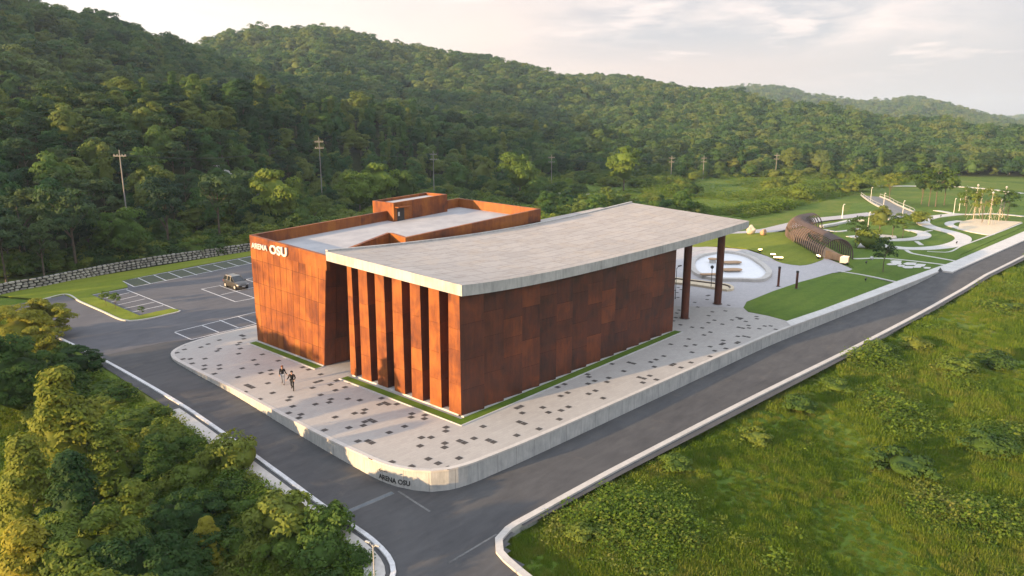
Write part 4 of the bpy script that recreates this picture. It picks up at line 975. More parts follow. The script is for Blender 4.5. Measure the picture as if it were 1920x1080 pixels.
x, y = G(1583, 492, 0); lc = empty('light_cube', (x, y, 0), 'glowing cream stone cube at the right foot of the tunnel mouth', 'light')
b = MB(); b.box((-.9, -.5, .02), (.9, .5, 1.05)); b.build('cube', mat('lit_stone', (.8, .6, .4), .8, .1, emit=(1, .62, .33), estr=.55), lc, ws=False, bevel=.06)
b = MB(); b.box((-.8, -.6, .0), (.8, .6, .1)); b.build('foot', CONC, lc, ws=False)

def rust_post(px, py, h, label):
    x, y = G(px, py); r = empty('lamp_post', (x, y, 0), label, 'lamp post', 'rust brown lamp posts on the paving')
    b = MB(); b.tube([(0, 0, 0), (0, 0, h-.25)], .17, 12); b.build('post', CORTEN_D, r, ws=False)
    b = MB(); b.tube([(0, 0, h-.25), (0, 0, h)], [.2, .2], 12); b.build('lamp_head', BLACK, r, ws=False)
    b = MB(); b.tube([(0, 0, 0.004), (0, 0, .05)], .32, 12); b.build('base_plate', BLACK, r, ws=False)
rust_post(1459, 537, 2.95, 'rust brown lamp post on the paving, the taller one nearer the fountain pool')
rust_post(1493, 541, 2.6, 'rust brown lamp post standing at the edge of the triangular lawn')
def street_lamp(x, y, z, h, label, cat='lamp', group=None, arms=1, rz=0, m=STEEL, name='street_lamp', r0=.09, al=1.):
    r = empty(name, (x, y, z), label, cat, group, rz)
    b = MB(); b.tube([(0, 0, 0), (0, 0, h)], [r0, r0*.65], 10); b.build('pole', m, r, ws=False)
    for k in range(arms):
        a = 2*math.pi*k/max(arms, 1); ca, sa = math.cos(a), math.sin(a)
        b = MB(); b.tube([(0, 0, h-.15), (ca*.5*al, sa*.5*al, h+.12*al), (ca*al, sa*al, h+.1*al)], .035*al, 6); o = b.build('arm', m, r, ws=False)
        b = MB(); b.box((ca*.75*al-.28*al, sa*.75*al-.12*al, h+.07*al), (ca*.75*al+.38*al, sa*.75*al+.12*al, h+.2*al)); b.build('lamp_head', m, r, ws=False)
    b = MB(); b.tube([(0, 0, 0), (0, 0, .12)], r0*1.8, 10); b.build('base_plate', m, r, ws=False)
    return r
# lamp at the bottom of the view
lx, ly = G(699, 1018, 3.2)
street_lamp(lx, ly, tz(lx, ly), 3.2-tz(lx, ly)-.1, 'thin grey street lamp with two small heads at the bottom of the view', arms=2, rz=R(100), r0=.045, m=PALE, al=.42)
x, y = G(1333, 541)
r = empty('street_lamp', (x, y, 0), 'slim dark lamp with a round globe head between the two rust columns', 'lamp')
b = MB(); b.tube([(0, 0, 0), (0, 0, 3.0)], .05, 8); b.build('pole', BLACK, r, ws=False)
b = MB(); b.tube([(0, 0, 2.9), (0, 0, 3.05), (0, 0, 3.3), (0, 0, 3.42)], [.08, .24, .22, .05], 12); b.build('lamp_head', BLACK, r, ws=False, smooth=True)
x, y = G(1266, 560)
street_lamp(x, y, 0, 4.3, 'dark lamp post partly hidden by the right corner of the hall', m=BLACK, r0=.05)
x, y = G(1579, 409); street_lamp(x, y, 0, 3.3, 'white hooked lamp post on the grey lane behind the tunnel', m=WHITE, r0=.16)
for px, py, lb in ((z3(385, 250), 0, 'white lamp post at the top of the grey ramp'), (z3(512, 320), 0, 'white lamp post half way down the left side of the grey ramp'), (z3(702, 412), 0, 'thick white lamp post at the foot of the grey ramp'), (z3(355, 550), 0, 'slim white lamp post by the round garden seat'), (z3(1215, 385), 0, 'white lamp post on the winding path left of the rope masts'), (z3(1270, 350), 0, 'white lamp post behind the rope masts on the left')):
    x, y = G(*px); street_lamp(x, y, 0, 4.0, lb, m=STEEL, r0=.09)
# round boulders / jars on the lawn behind
def boulder(px, py, s, label, m):
    x, y = G(px, py); r = bmesh.new(); bmesh.ops.create_icosphere(r, subdivisions=3, radius=1)
    for v in r.verts:
        k = 1+.12*math.sin(v.co.x*4+px)+.1*math.cos(v.co.y*5+py)+.06*math.sin(v.co.z*9); v.co = Vector((v.co.x*s*k, v.co.y*s*.8*k, (v.co.z*.85+.7)*s*k))
    me = bpy.data.meshes.new('boulder'); r.to_mesh(me); r.free(); me.materials.append(m); me.polygons.foreach_set('use_smooth', [True]*len(me.polygons)); o = link('boulder', me); o.location = (x, y, 0); tag(o, label, 'rock')
boulder(1407, 439, 1.1, 'large pale brown boulder at the far lawn edge under the roof tip', CREAM)
boulder(1431, 441, .8, 'smaller reddish boulder at the far lawn edge left of the tunnel', TAN)
boulder(1634, 487, .35, 'small white boulder on the grass right of the tunnel mouth', CONC_W)
# rope masts of the play area
for px, py, hh, lb in ((z3(1412, 440), 0, 8.2, 'tall pale climbing mast with a bulb top, leftmost full-height one in the play area'), (z3(1470, 400), 0, 6.6, 'pale climbing mast with red bands in the middle of the play area'), (z3(1565, 490), 0, 7.2, 'leaning pale climbing mast nearest the lawn'), (z3(1665, 450), 0, 4.8, 'short pale climbing mast right of the leaning one'), (z3(1700, 420), 0, 7.4, 'tall pale climbing mast, rightmost in the play area'), (z3(1325, 300), 0, 5.2, 'short pale climbing mast at the far left of the play area')):
    x, y = G(*px); r = empty('climbing_mast', (x, y, .07), lb, 'play mast', 'climbing masts in the play area')
    b = MB(); b.tube([(0, 0, 0), (.1, 0, hh*.5), (.25, 0, hh)], [.13, .10, .07], 8); b.build('mast', MASTM, r, ws=False)
    b = MB(); b.tube([(.25, 0, hh), (.25, 0, hh+.3), (.25, 0, hh+.6)], [.1, .3, .08], 8); b.build('top_cap', PALE, r, ws=False)
    for k in range(5): t = .25+.14*k; b = MB(); b.tube([(-.55+.25*t, -.3, hh*t), (.55+.25*t, .3, hh*t+.1)], .09, 6); b.build('foot_peg', MASTM, r, ws=False)
    for a in range(4): an = a*math.pi/2+.5; b = MB(); b.tube([(.2, 0, hh*.62), (math.cos(an)*1.6, math.sin(an)*1.6, .0)], .03, 4); b.build('rope', MASTM, r, ws=False)
# small dark bollard lights and floor lights in the park
for i, (px, py, lb) in enumerate([(1623, 528, 'small black spotlight on the triangular lawn near the sidewalk'), (z3(1245, 683)[0], z3(1245, 683)[1], 'small dark spotlight on the outer bend of the winding path'), (z3(1087, 412)[0], z3(1087, 412)[1], 'small dark spotlight near the top bend of the winding path'), (z3(330, 1055)[0]+2, z3(330, 1055)[1]-32, 'small dark spotlight in the grass by the pale stepping slabs')]):
    x, y = G(px, py); r = empty('garden_spotlight', (x, y, 0), lb, 'spotlight', 'small garden spotlights')
    b = MB(); b.tube([(0, 0, 0), (0, 0, .35)], .05, 6); b.build('stem', BLACK, r, ws=False); b = MB(); b.tube([(-.15, 0, .35), (.2, 0, .5)], .14, 8); b.build('lamp_head', BLACK, r, ws=False)

# footpath below the forest
fp = smooth_line([polar(px, r, 360) for px, r in ((405, 196), (470, 205), (530, 214), (600, 226), (660, 236), (720, 240))], 2.)
V, Fc, uv = ribbon(fp, .9, lambda x, y: tz(x, y)+.12, .3); structure('path', V, Fc, PATHM, uv)
fp = smooth_line([polar(px, r, 360) for px, r in ((1020, 262), (1075, 250), (1120, 252), (1180, 246))], 2.)
V, Fc, uv = ribbon(fp, .9, lambda x, y: tz(x, y)+.12, .3); structure('path', V, Fc, PATHM, uv)
fp = smooth_line([polar(px, r, 345) for px, r in ((1640, 318), (1720, 325), (1800, 330), (1860, 322), (1960, 300))], 3.)
V, Fc, uv = ribbon(fp, 1.3, lambda x, y: tz(x, y)+.15, .3); structure('path', V, Fc, PATHM, uv)
# stone wall behind the car park
def stone_wall():
    ln = smooth_line([(22, 117.5), (26.9, 119.6), (31, 120.4), (36, 122), (45.2, 124.6), (54.3, 125.6), (62.7, 126), (72, 126.6), (84, 127)], .5)
    cum = [0]
    for i in range(1, len(ln)): cum.append(cum[-1]+math.dist(ln[i], ln[i-1]))
    r = empty('stone_wall', (*ln[len(ln)//2], 0), 'long rough wall of big pale field stones behind the car park', 'wall')
    V, Fc, uv = ribbon(ln, (-.30, .6), 1.25, 1.6); link('backing', mesh('backing', V, Fc, DARKGAP, uv), r)
    random.seed(3); b = MB(); z = -.2; row = 0
    for row in range(4):
        s = random.random()*.5; h = .40
        while s < cum[-1]-1:
            w = random.uniform(.45, 1.1); hh = h*random.uniform(.85, 1.12)
            c = s+w/2; x = np.interp(c, cum, [p[0] for p in ln]); y = np.interp(c, cum, [p[1] for p in ln]); x2 = np.interp(c+.3, cum, [p[0] for p in ln]); y2 = np.interp(c+.3, cum, [p[1] for p in ln])
            t = np.array([x2-x, y2-y]); t = t/np.linalg.norm(t); nn = np.array([t[1], -t[0]])
            zc = -.18+row*.40+h/2+random.uniform(-.03, .03); m = 8; ptsf = []; 
            ang = np.linspace(0, 2*math.pi, m, endpoint=False)+random.random()
            P_ = [(math.copysign(abs(math.cos(a))**.6, math.cos(a))*w*.47, math.copysign(abs(math.sin(a))**.6, math.sin(a))*hh*.46) for a in ang]
            P_ = [(a*random.uniform(.9, 1.05), c_*random.uniform(.9, 1.05)) for a, c_ in P_]
            base_ = [(x+t[0]*a+nn[0]*.28, y+t[1]*a+nn[1]*.28, zc+c_) for a, c_ in P_]; fr = [(x+t[0]*a*.72+nn[0]*.48, y+t[1]*a*.72+nn[1]*.48, zc+c_*.72) for a, c_ in P_]
            b.add(base_+fr, [tuple(range(m, 2*m))]+[(i, (i+1) % m, m+(i+1) % m, m+i) for i in range(m)], 0, random.random())
            s += w+.04
    o = b.build('stones', STONE, r); bm = bmesh.new(); bm.from_mesh(o.data); bmesh.ops.recalc_face_normals(bm, faces=bm.faces); bm.to_mesh(o.data); bm.free()
stone_wall()

# utility poles
def upole(px, ytop, r, label, arms=2, first=[None]):
    x, y = polar(px, r, ytop+40); zg = tz(x, y); h = rowz(x, y, ytop)-zg
    r_ = empty('utility_pole', (x, y, zg-.3), label, 'utility pole', 'concrete utility poles along the forest edge')
    b = MB(); b.tube([(0, 0, 0), (0, 0, h+.3)], [.14, .09], 10); b.build('pole', POLEC, r_, ws=False)
    d = np.array([math.sin(YAW), -math.cos(YAW)])
    for k in range(arms):
        z = h-.8-1.6*k; b = MB(); b.tube([(-d[0]*1.15, -d[1]*1.15, z), (d[0]*1.15, d[1]*1.15, z)], .09, 6); o = b.build('crossarm', POLEC, r_, ws=False)
        for s in (-1, -.45, .45, 1):
            b = MB(); b.tube([(d[0]*s, d[1]*s, z+.05), (d[0]*s, d[1]*s, z+.35)], .09, 6); b.build('insulator', POLEC, o, ws=False)
    return (x, y, zg+h)
UP_ = [upole(228, 281, 150, 'grey utility pole with one crossarm in front of the dark forest at the far left', 1), upole(600, 258, 196, 'tall utility pole standing left of the wide bright green tree'), upole(813, 283, 232, 'utility pole directly behind the stair block on the roof'),
 upole(1034, 290, 268, 'utility pole right of the rounded tree behind the hall'), upole(1258, 292, 318, 'utility pole on the meadow edge, left one of the two close together'), upole(1318, 292, 332, 'utility pole on the meadow edge, right one of the two close together'),
 upole(1454, 287, 350, 'utility pole among bushes above the curved tunnel'), upole(1515, 294, 400, 'small distant utility pole in the scrub beyond the tunnel'), upole(1756, 317, 350, 'utility pole with pale top behind the play area', 1), upole(1888, 318, 420, 'faint distant utility pole at the far right', 1)]
for a, c in zip(UP_[:-1], UP_[1:]):
    if math.dist(a, c) > 260: continue
    b = MB()
    for k, off in enumerate((-.9, .9)):
        d = np.array([math.sin(YAW), -math.cos(YAW)])*off
        pts = [(a[0]+(c[0]-a[0])*t+d[0], a[1]+(c[1]-a[1])*t+d[1], a[2]-.8+(c[2]-a[2])*t-4*2.2*t*(1-t)) for t in np.linspace(0, 1, 13)]
        b.tube(pts, .022, 4)
    i = UP_.index(a)
    NM = ['between the two leftmost poles', 'over the wide bright green tree', 'above the rear of the hall', 'between the round tree pole and the paired poles', 'between the two close poles on the meadow edge', 'right of the paired poles', 'above the scrub beyond the tunnel', 'beyond the grey ramp', 'behind the play area']
    tag(b.build('power_line', BLACK), 'pair of thin sagging power cables strung '+NM[i], 'cable', 'power cables')

# ================================================================== car
def car(px, py):
    x, y = 49.75, 98.4
    r = empty('parked_car', (x, y, -.1), 'dark silver compact sport utility car with a lit-toned roof parked alone in the middle bays', 'car', rz=R(-90)); r.scale = (1.04, 1.04, 1.12)
    PA = mat('dark_silver_paint', (.10, .095, .09), .3, .5, .5); PR = mat('lit_silver_roof', (.34, .33, .31), .35, .5, .4)  # roof paint is paler, light from above put into its colour
    L, Wd = 4.35, 1.82     # local: +x is the front
    # stations: x, half width, z bottom, z belt, roof half width, z roof
    stn = [(-2.16, .70, .42, .88, 0, 0), (-2.10, .80, .34, .98, 0, 0), (-1.75, .89, .26, 1.02, 0, 0), (-1.0, .91, .24, 1.0, 0, 0), (0, .91, .24, .97, 0, 0), (.75, .91, .24, .95, 0, 0), (1.2, .90, .25, .93, 0, 0), (1.75, .86, .28, .84, 0, 0), (2.05, .78, .32, .70, 0, 0), (2.17, .66, .38, .58, 0, 0)]
    V = []; Fc = []; m = 12
    for (sx_, w, zb, zt, _, _) in stn:
        zm = zb+(zt-zb)*.55
        V += [(sx_, y_, z_) for y_, z_ in [(-w*.86, zb), (-w*.98, zb+.08), (-w, zm), (-w*.97, zt-.06), (-w*.88, zt), (-w*.4, zt+.03), (w*.4, zt+.03), (w*.88, zt), (w*.97, zt-.06), (w, zm), (w*.98, zb+.08), (w*.86, zb)]]
    for i in range(len(stn)-1):
        for k in range(m): Fc.append((i*m+k, i*m+(k+1) % m, (i+1)*m+(k+1) % m, (i+1)*m+k))
    Fc += [tuple(range(m)), tuple(range((len(stn)-1)*m, len(stn)*m))[::-1]]
    me = mesh('body', V, Fc, PA, smooth=True); bm = bmesh.new(); bm.from_mesh(me); bmesh.ops.recalc_face_normals(bm, faces=bm.faces); bm.to_mesh(me); bm.free(); bo = link('body', me, r, False)
    # cabin: pillars and roof
    def ringc(sx_, w0, z0): return [(sx_, -w0, z0), (sx_, w0, z0)]
    b = MB(); b.hexa([(-1.98, -.78, .96), (1.12, -.78, .93), (1.12, .78, .93), (-1.98, .78, .96), (-1.62, -.63, 1.52), (.10, -.62, 1.55), (.10, .62, 1.55), (-1.62, .63, 1.52)]); b.build('cabin_glass', GLASSD, r, ws=False)
    b = MB(); b.hexa([(-1.72, -.66, 1.50), (.18, -.65, 1.53), (.18, .65, 1.53), (-1.72, .66, 1.50), (-1.6, -.58, 1.60), (.02, -.56, 1.63), (.02, .56, 1.63), (-1.6, .58, 1.60)]); b.build('roof', PR, r, ws=False, bevel=.03)
    b = MB()
    for s in (-1, 1):
        for (xa, xb) in ((1.12, .12), (.0, -.05), (-.95, -.95), (-1.98, -1.66)): b.tube([(xa, s*.795, .94), (xb, s*.64, 1.55)], .045, 6)
    b.build('pillars', PA, r, ws=False)
    b = MB()
    for s in (-1, 1): b.tube([(-1.55, s*.56, 1.64), (-.1, s*.56, 1.67)], .025, 6)
    b.build('roof_rails', BLACK, r, ws=False)
    TY = mat('tyre', (.02, .02, .02), .9, .2)
    for sx_ in (-1.32, 1.32):
        for s in (-1, 1):
            b = MB(); b.tube([(sx_, s*.70, .33), (sx_, s*.93, .33)], .335, 20); o = b.build('wheel', TY, r, ws=False)
            b = MB(); b.tube([(sx_, s*.90, .33), (sx_, s*.945, .33)], .21, 14); b.build('rim', STEEL, o, ws=False)
            b = MB(); b.tube([(sx_, s*.86, .35), (sx_, s*.925, .35)], .40, 20); b.build('wheel_arch', BLACK, r, ws=False)
    for s in (-1, 1):
        b = MB(); b.box((1.85, s*.62-.16, .58), (2.10, s*.62+.16, .70)); b.build('headlight', WHITE, r, ws=False, bevel=.02)
        b = MB(); b.box((-2.14, s*.70-.1, .72), (-2.05, s*.70+.1, .92)); b.build('tail_light', mat('red_lens', (.4, .02, .02), .3, .5), r, ws=False)
        b = MB(); b.box((.75, s*.98-.09, .95), (.90, s*.98+.09, 1.07)); b.build('wing_mirror', PA, r, ws=False, bevel=.02)
    b = MB(); b.box((2.02, -.55, .36), (2.19, .55, .52)); b.build('grille', BLACK, r, ws=False)
    b = MB(); b.box((2.19, -.26, .40), (2.205, .26, .50)); b.build('number_plate', WHITE, r, ws=False)
    b = MB()
    for s in (-1, 1): b.box((-1.0, s*.915-.012, .27), (.95, s*.915+.012, .40))
    b.build('sill', BLACK, r, ws=False)
car(443, 530)

# ================================================================== people
def skin_mesh(verts, edges, radii, name, m, sub=1):
    me = bpy.data.meshes.new(name); me.from_pydata(verts, edges, []); o = bpy.data.objects.new(name, me); COL.objects.link(o)
    o.modifiers.new('s', 'SKIN'); 
    sv = me.skin_vertices[0].data
    for i, r_ in enumerate(radii): sv[i].radius = (r_, r_) if not isinstance(r_, tuple) else r_
    sv[0].use_root = True
    md = o.modifiers.new('d', 'SUBSURF'); md.levels = sub; md.render_levels = sub
    bpy.context.view_layer.update(); out = bpy.data.meshes.new_from_object(o.evaluated_get(bpy.context.evaluated_depsgraph_get()))
    bpy.data.objects.remove(o); out.materials.clear(); out.materials.append(m); out.name = name
    out.polygons.foreach_set('use_smooth', [True]*len(out.polygons)); return out
def person(x, y, rz, h, pose, cols, label, hairlen):
    r = empty('person', (x, y, .003), label, 'person', rz=rz); k = h/1.75
    SK = mat('skin', (.42, .25, .18), .6, .3); TOP = mat('top_cloth', cols[0], .9, .1); TR = mat('trouser_cloth', cols[1], .9, .1); HR = mat('hair', cols[2], .6, .3); SH = mat('shoes', cols[3], .7, .2)
    J = dict(pel=(0, 0, .95), spine=(0, 0, 1.15), chest=(.01, 0, 1.32), neck=(.0, 0, 1.49), head0=(.01, 0, 1.57), head1=(.015, 0, 1.68))
    for s, nm in ((1, 'l'), (-1, 'r')):
        J['hip'+nm] = (0, s*.09, .90); kx, ax, kz, az_ = pose['leg'+nm]; J['knee'+nm] = (kx, s*.10, kz); J['ank'+nm] = (ax, s*.10, az_); J['toe'+nm] = (ax+.17, s*.12, max(az_-.06, .025))
        J['sho'+nm] = (0, s*.185, 1.42); ex, ey, ez, wx, wy, wz = pose['arm'+nm]; J['elb'+nm] = (ex, s*ey, ez); J['wri'+nm] = (wx, s*wy, wz)
        d = Vector((wx, s*wy, wz))-Vector((ex, s*ey, ez)); d.normalize(); p = Vector((wx, s*wy, wz))+d*.07; J['palm'+nm] = tuple(p)
        a = d.cross(Vector((0, 0, 1))); a.normalize()
        for f in range(4): J['fa%d' % f+nm] = tuple(p+d*.035+a*(f-1.5)*.02); J['fb%d' % f+nm] = tuple(p+d*(.085-.008*abs(f-1))+a*(f-1.5)*.022+Vector((.01, 0, -.012)))
        J['tha'+nm] = tuple(p-d*.03+a*.045); J['thb'+nm] = tuple(p+d*.02+a*.065)
    E = [('pel', 'spine'), ('spine', 'chest'), ('chest', 'neck'), ('neck', 'head0'), ('head0', 'head1')]
    for nm in 'lr':
        E += [('pel', 'hip'+nm), ('hip'+nm, 'knee'+nm), ('knee'+nm, 'ank'+nm), ('ank'+nm, 'toe'+nm), ('chest', 'sho'+nm), ('sho'+nm, 'elb'+nm), ('elb'+nm, 'wri'+nm), ('wri'+nm, 'palm'+nm), ('palm'+nm, 'tha'+nm), ('tha'+nm, 'thb'+nm)]
        for f in range(4): E += [('palm'+nm, 'fa%d' % f+nm), ('fa%d' % f+nm, 'fb%d' % f+nm)]
    rad = dict(pel=.13, spine=.115, chest=.135, neck=.055, head0=.085, head1=.095, hip=.085, knee=.055, ank=.04, toe=.035, sho=.055, elb=.04, wri=.028, palm=.03, fa=.009, fb=.008, tha=.011, thb=.009)
    rk = lambda n_: rad.get(n_) or rad.get(n_.rstrip('lr')) or rad.get(n_[:2])
    def sub(names, edges, grow, nm, m, parent=r, extra=None):
        ns = list(names); V = [tuple(c*k for c in J[n_]) for n_ in ns]; ed = [(ns.index(a), ns.index(c)) for a, c in edges if a in ns and c in ns]
        me = skin_mesh(V, ed, [(rk(n_)+grow)*k for n_ in ns], nm, m); return link(nm, me, parent, False)
    rfull = dict(rad)
    for n_ in ('pel', 'spine', 'chest', 'hip', 'knee', 'ank', 'sho', 'elb', 'toe'): rad[n_] *= .62
    bo = sub(['pel']+[n_ for n_ in J if n_ != 'pel'], E, 0, 'body', SK)
    rad.update(rfull)
    sub(['pel', 'spine', 'chest', 'shol', 'elbl', 'wril', 'shor', 'elbr', 'wrir'], E, .022, 'jacket', TOP)
    sub(['pel', 'hipl', 'kneel', 'ankl', 'hipr', 'kneer', 'ankr'], E, .016, 'trousers', TR)
    for nm in 'lr': sub(['ank'+nm, 'toe'+nm], E, .014, 'shoe', SH)
    # hair and face
    bm = bmesh.new(); bmesh.ops.create_icosphere(bm, subdivisions=3, radius=.118*k)
    for v in bm.verts:
        if v.co.x > .045*k and v.co.z < .05*k: v.co.x = .045*k
        if v.co.z < -.02*k and hairlen: v.co.z *= 2.6; v.co.x = min(v.co.x, -.01*k)
        elif v.co.z < -.06*k: v.co.z = -.06*k
    bmesh.ops.translate(bm, verts=bm.verts, vec=(-.012*k, 0, 1.685*k)); me = bpy.data.meshes.new('hair'); bm.to_mesh(me); bm.free(); me.materials.append(HR); link('hair', me, r, False)
    b = MB(); b.tube([(.095*k, 0, 1.665*k), (.135*k, 0, 1.635*k)], [.010, .016], 6)
    for s in (-1, 1): b.tube([(.10*k, s*.032, 1.672*k), (.112*k, s*.032, 1.672*k)], .011, 6, 1)
    b.tube([(.09*k, -.022, 1.60*k), (.103*k, 0, 1.60*k), (.09*k, .022, 1.60*k)], .007, 5, 2); b.build('face', [SK, BLACK, mat('lips', (.35, .12, .1), .6, .2)], r, ws=False)
    return r
fwd = math.atan2(-FW[1], -FW[0])
xw, yw = G(531, 720); person(xw, yw, R(-128), 1.74, dict(legl=(.17, .20, .50, .06), legr=(-.04, -.30, .50, .12), arml=(.02, .25, 1.15, .24, .42, .98), armr=(-.02, .23, 1.14, .06, .26, .92)), ((.012, .013, .015), (.19, .22, .28), (.16, .06, .03), (.06, .05, .05)), 'woman with long reddish hair, black top and light jeans walking, arm held out', True)
xm, ym = G(549, 732); person(xm, ym, R(-138), 1.80, dict(legl=(.10, .06, .50, .07), legr=(.02, -.22, .52, .22), arml=(-.05, .27, 1.16, .12, .24, 1.0), armr=(-.02, .30, 1.16, .10, .42, 1.02)), ((.010, .011, .012), (.035, .035, .036), (.012, .010, .009), (.012, .012, .012)), 'man with short black hair in a black jacket and dark trousers walking on the plaza', False)

# ================================================================== vegetation
def crown_mesh(name, m, seed, rad, hgt, z0, nclump, nleaf, leaf, csize, shape='round', core=True, up=.35):
    g = np.random.default_rng(seed); C = []
    for _ in range(nclump*6):
        if len(C) >= nclump: break
        u = g.normal(size=3); u /= np.linalg.norm(u); t = g.random()**.33
        if shape == 'cone': zz = g.random()**1.25; rr = (1-zz)**.8*.98*(.55+.45*g.random()); a = g.random()*6.283; c = np.array([math.cos(a)*rr, math.sin(a)*rr, zz*2-1])
        elif shape == 'flat': a = g.random()*6.283; rr = g.random()**.5; c = np.array([math.cos(a)*rr, math.sin(a)*rr, [-.55, .05, .55, .85][g.integers(4)]*(1-.25*rr)+g.normal()*.06]); 
        else: c = u*(.55+.45*t)
        if shape == 'round' and c[2] < -.55: continue
        wob_ = 1+.22*math.sin(c[0]*3.1+seed)+.18*math.cos(c[1]*3.7+seed*2)
        C.append([c[0]*rad*wob_, c[1]*rad*wob_, z0+(c[2]*.5+.5)*hgt*(1+.08*math.sin(seed+c[0]*4))])
    C = np.array(C); n = len(C)
    cs = csize*(.6+.8*g.random(n))
    P_ = np.repeat(C, nleaf, 0); S_ = np.repeat(cs, nleaf)
    d = g.normal(size=(n*nleaf, 3)); d /= np.linalg.norm(d, axis=1)[:, None]; d[:, 2] = np.where(d[:, 2] < -.25, -d[:, 2], d[:, 2]); d /= np.linalg.norm(d, axis=1)[:, None]
    rr = .72+.38*g.random(n*nleaf)
    P_ = P_+d*(S_*rr)[:, None]*np.array([1, 1, .68])
    ctr = np.array([0, 0, z0+hgt*.4]); out_ = (P_-ctr); out_ /= np.linalg.norm(out_, axis=1)[:, None]+1e-6
    nrm = d*.9+out_*.25+g.normal(size=out_.shape)*.30+np.array([0, 0, up*.5]); nrm /= np.linalg.norm(nrm, axis=1)[:, None]
    a = np.cross(nrm, g.normal(size=nrm.shape)); a /= np.linalg.norm(a, axis=1)[:, None]; b = np.cross(nrm, a)
    L = (leaf*(.6+.8*g.random(n*nleaf)))[:, None]; w = L*.55
    V = np.stack([P_-a*L, P_-b*w, P_+a*L, P_+b*w], 1).reshape(-1, 3); nq = n*nleaf
    Q = np.arange(nq*4).reshape(-1, 4)
    me = bpy.data.meshes.new(name)
    Vc = np.zeros((0, 3)); Qc = np.zeros((0, 3), int)
    if core:
        bm = bmesh.new(); bmesh.ops.create_icosphere(bm, subdivisions=2, radius=1)
        cv = np.array([v.co[:] for v in bm.verts]); cf = np.array([[v.index for v in f.verts] for f in bm.faces]); bm.free()
        if shape == 'cone': cv = cv*np.array([1, 1, 1]); f = np.clip((1-cv[:, 2])/2, 0, 1)**.7; cv[:, :2] *= f[:, None]*1.1
        cv = cv*np.array([rad*.72, rad*.72, hgt*.36]); cv += g.normal(size=cv.shape)*rad*.06; cv[:, 2] += z0+hgt*.48; Vc, Qc = cv, cf
    nv = len(V)+len(Vc); me.vertices.add(nv); me.vertices.foreach_set('co', np.concatenate([V, Vc]).astype(np.float32).ravel())
    li = np.concatenate([Q.ravel(), (Qc+len(V)).ravel()]).astype(np.int32); me.loops.add(len(li)); me.loops.foreach_set('vertex_index', li)
    ls = np.concatenate([np.arange(nq)*4, nq*4+np.arange(len(Qc))*3]).astype(np.int32); lt = np.concatenate([np.full(nq, 4), np.full(len(Qc), 3)]).astype(np.int32)
    me.polygons.add(len(ls)); me.polygons.foreach_set('loop_start', ls); me.polygons.foreach_set('loop_total', lt); me.update(calc_edges=True); me.materials.append(m); return me
def trunk_mesh(seed, h, r, spread):
    g = random.Random(seed); b = MB(); top = (g.uniform(-.3, .3), g.uniform(-.3, .3), h*.8)
    b.tube([(0, 0, -.4), (g.uniform(-.1, .1), g.uniform(-.1, .1), h*.35), top], [r, r*.75, r*.3], 7)
    for k in range(6):
        a = g.random()*6.28; z = h*g.uniform(.3, .65); b.tube([(0, 0, z), (math.cos(a)*spread*.4, math.sin(a)*spread*.4, z+h*.13), (math.cos(a)*spread*.75, math.sin(a)*spread*.75, z+h*.22)], [r*.45, r*.3, r*.12], 5)
    return mesh('trunk', b.V, b.F, BARK)
KIND = {}
def make_kind(key, name, n, args, th, tr, spread):
    KIND[key] = []
    for i in range(n):
        a = dict(args); a['seed'] = args['seed']+i*13; KIND[key].append((name, crown_mesh(**a), trunk_mesh(i+5, th, tr, spread)))
make_kind('far', 'tree', 5, dict(name='crown', m=LEAF_FAR, seed=3, rad=3.0, hgt=7.0, z0=1.2, nclump=16, nleaf=62, leaf=.40, csize=1.55), 6, .2, 2)
make_kind('mid', 'broadleaf_tree', 5, dict(name='crown', m=LEAF, seed=31, rad=3.1, hgt=7.6, z0=1.8, nclump=38, nleaf=110, leaf=.25, csize=1.15), 8, .2, 2.6)
make_kind('tall', 'poplar_tree', 3, dict(name='crown', m=LEAF, seed=61, rad=2.2, hgt=10.5, z0=1.6, nclump=55, nleaf=70, leaf=.24, csize=.85, shape='cone'), 10, .18, 1.6)
make_kind('pine', 'pine_tree', 4, dict(name='crown', m=PINE, seed=81, rad=3.4, hgt=6.2, z0=4.6, nclump=40, nleaf=85, leaf=.22, csize=1.05, shape='flat', core=False), 11, .2, 3)
make_kind('fg', 'leafy_tree', 4, dict(name='crown', m=LEAF_FG, seed=101, rad=3.3, hgt=6.4, z0=1.0, nclump=120, nleaf=210, leaf=.13, csize=.66, up=.5), 6, .16, 2.6)
make_kind('fgp', 'leafy_tree', 3, dict(name='crown', m=LEAF_FG, seed=211, rad=3.0, hgt=8.6, z0=.8, nclump=150, nleaf=190, leaf=.13, csize=.62, shape='cone', up=.5), 8, .16, 2.2)
make_kind('shrub', 'shrub', 4, dict(name='crown', m=SHRUB, seed=131, rad=1.5, hgt=1.9, z0=.0, nclump=24, nleaf=75, leaf=.13, csize=.50), 1.4, .05, .9)
make_kind('bright', 'broadleaf_tree', 3, dict(name='crown', m=LEAF_B, seed=331, rad=3.3, hgt=7.8, z0=1.7, nclump=44, nleaf=120, leaf=.23, csize=1.1), 8, .2, 2.6)
make_kind('young', 'young_tree', 3, dict(name='crown', m=SHRUB, seed=161, rad=1.3, hgt=3.4, z0=1.5, nclump=26, nleaf=45, leaf=.15, csize=.55, core=False), 4.2, .07, 1.0)
LABEL = {}
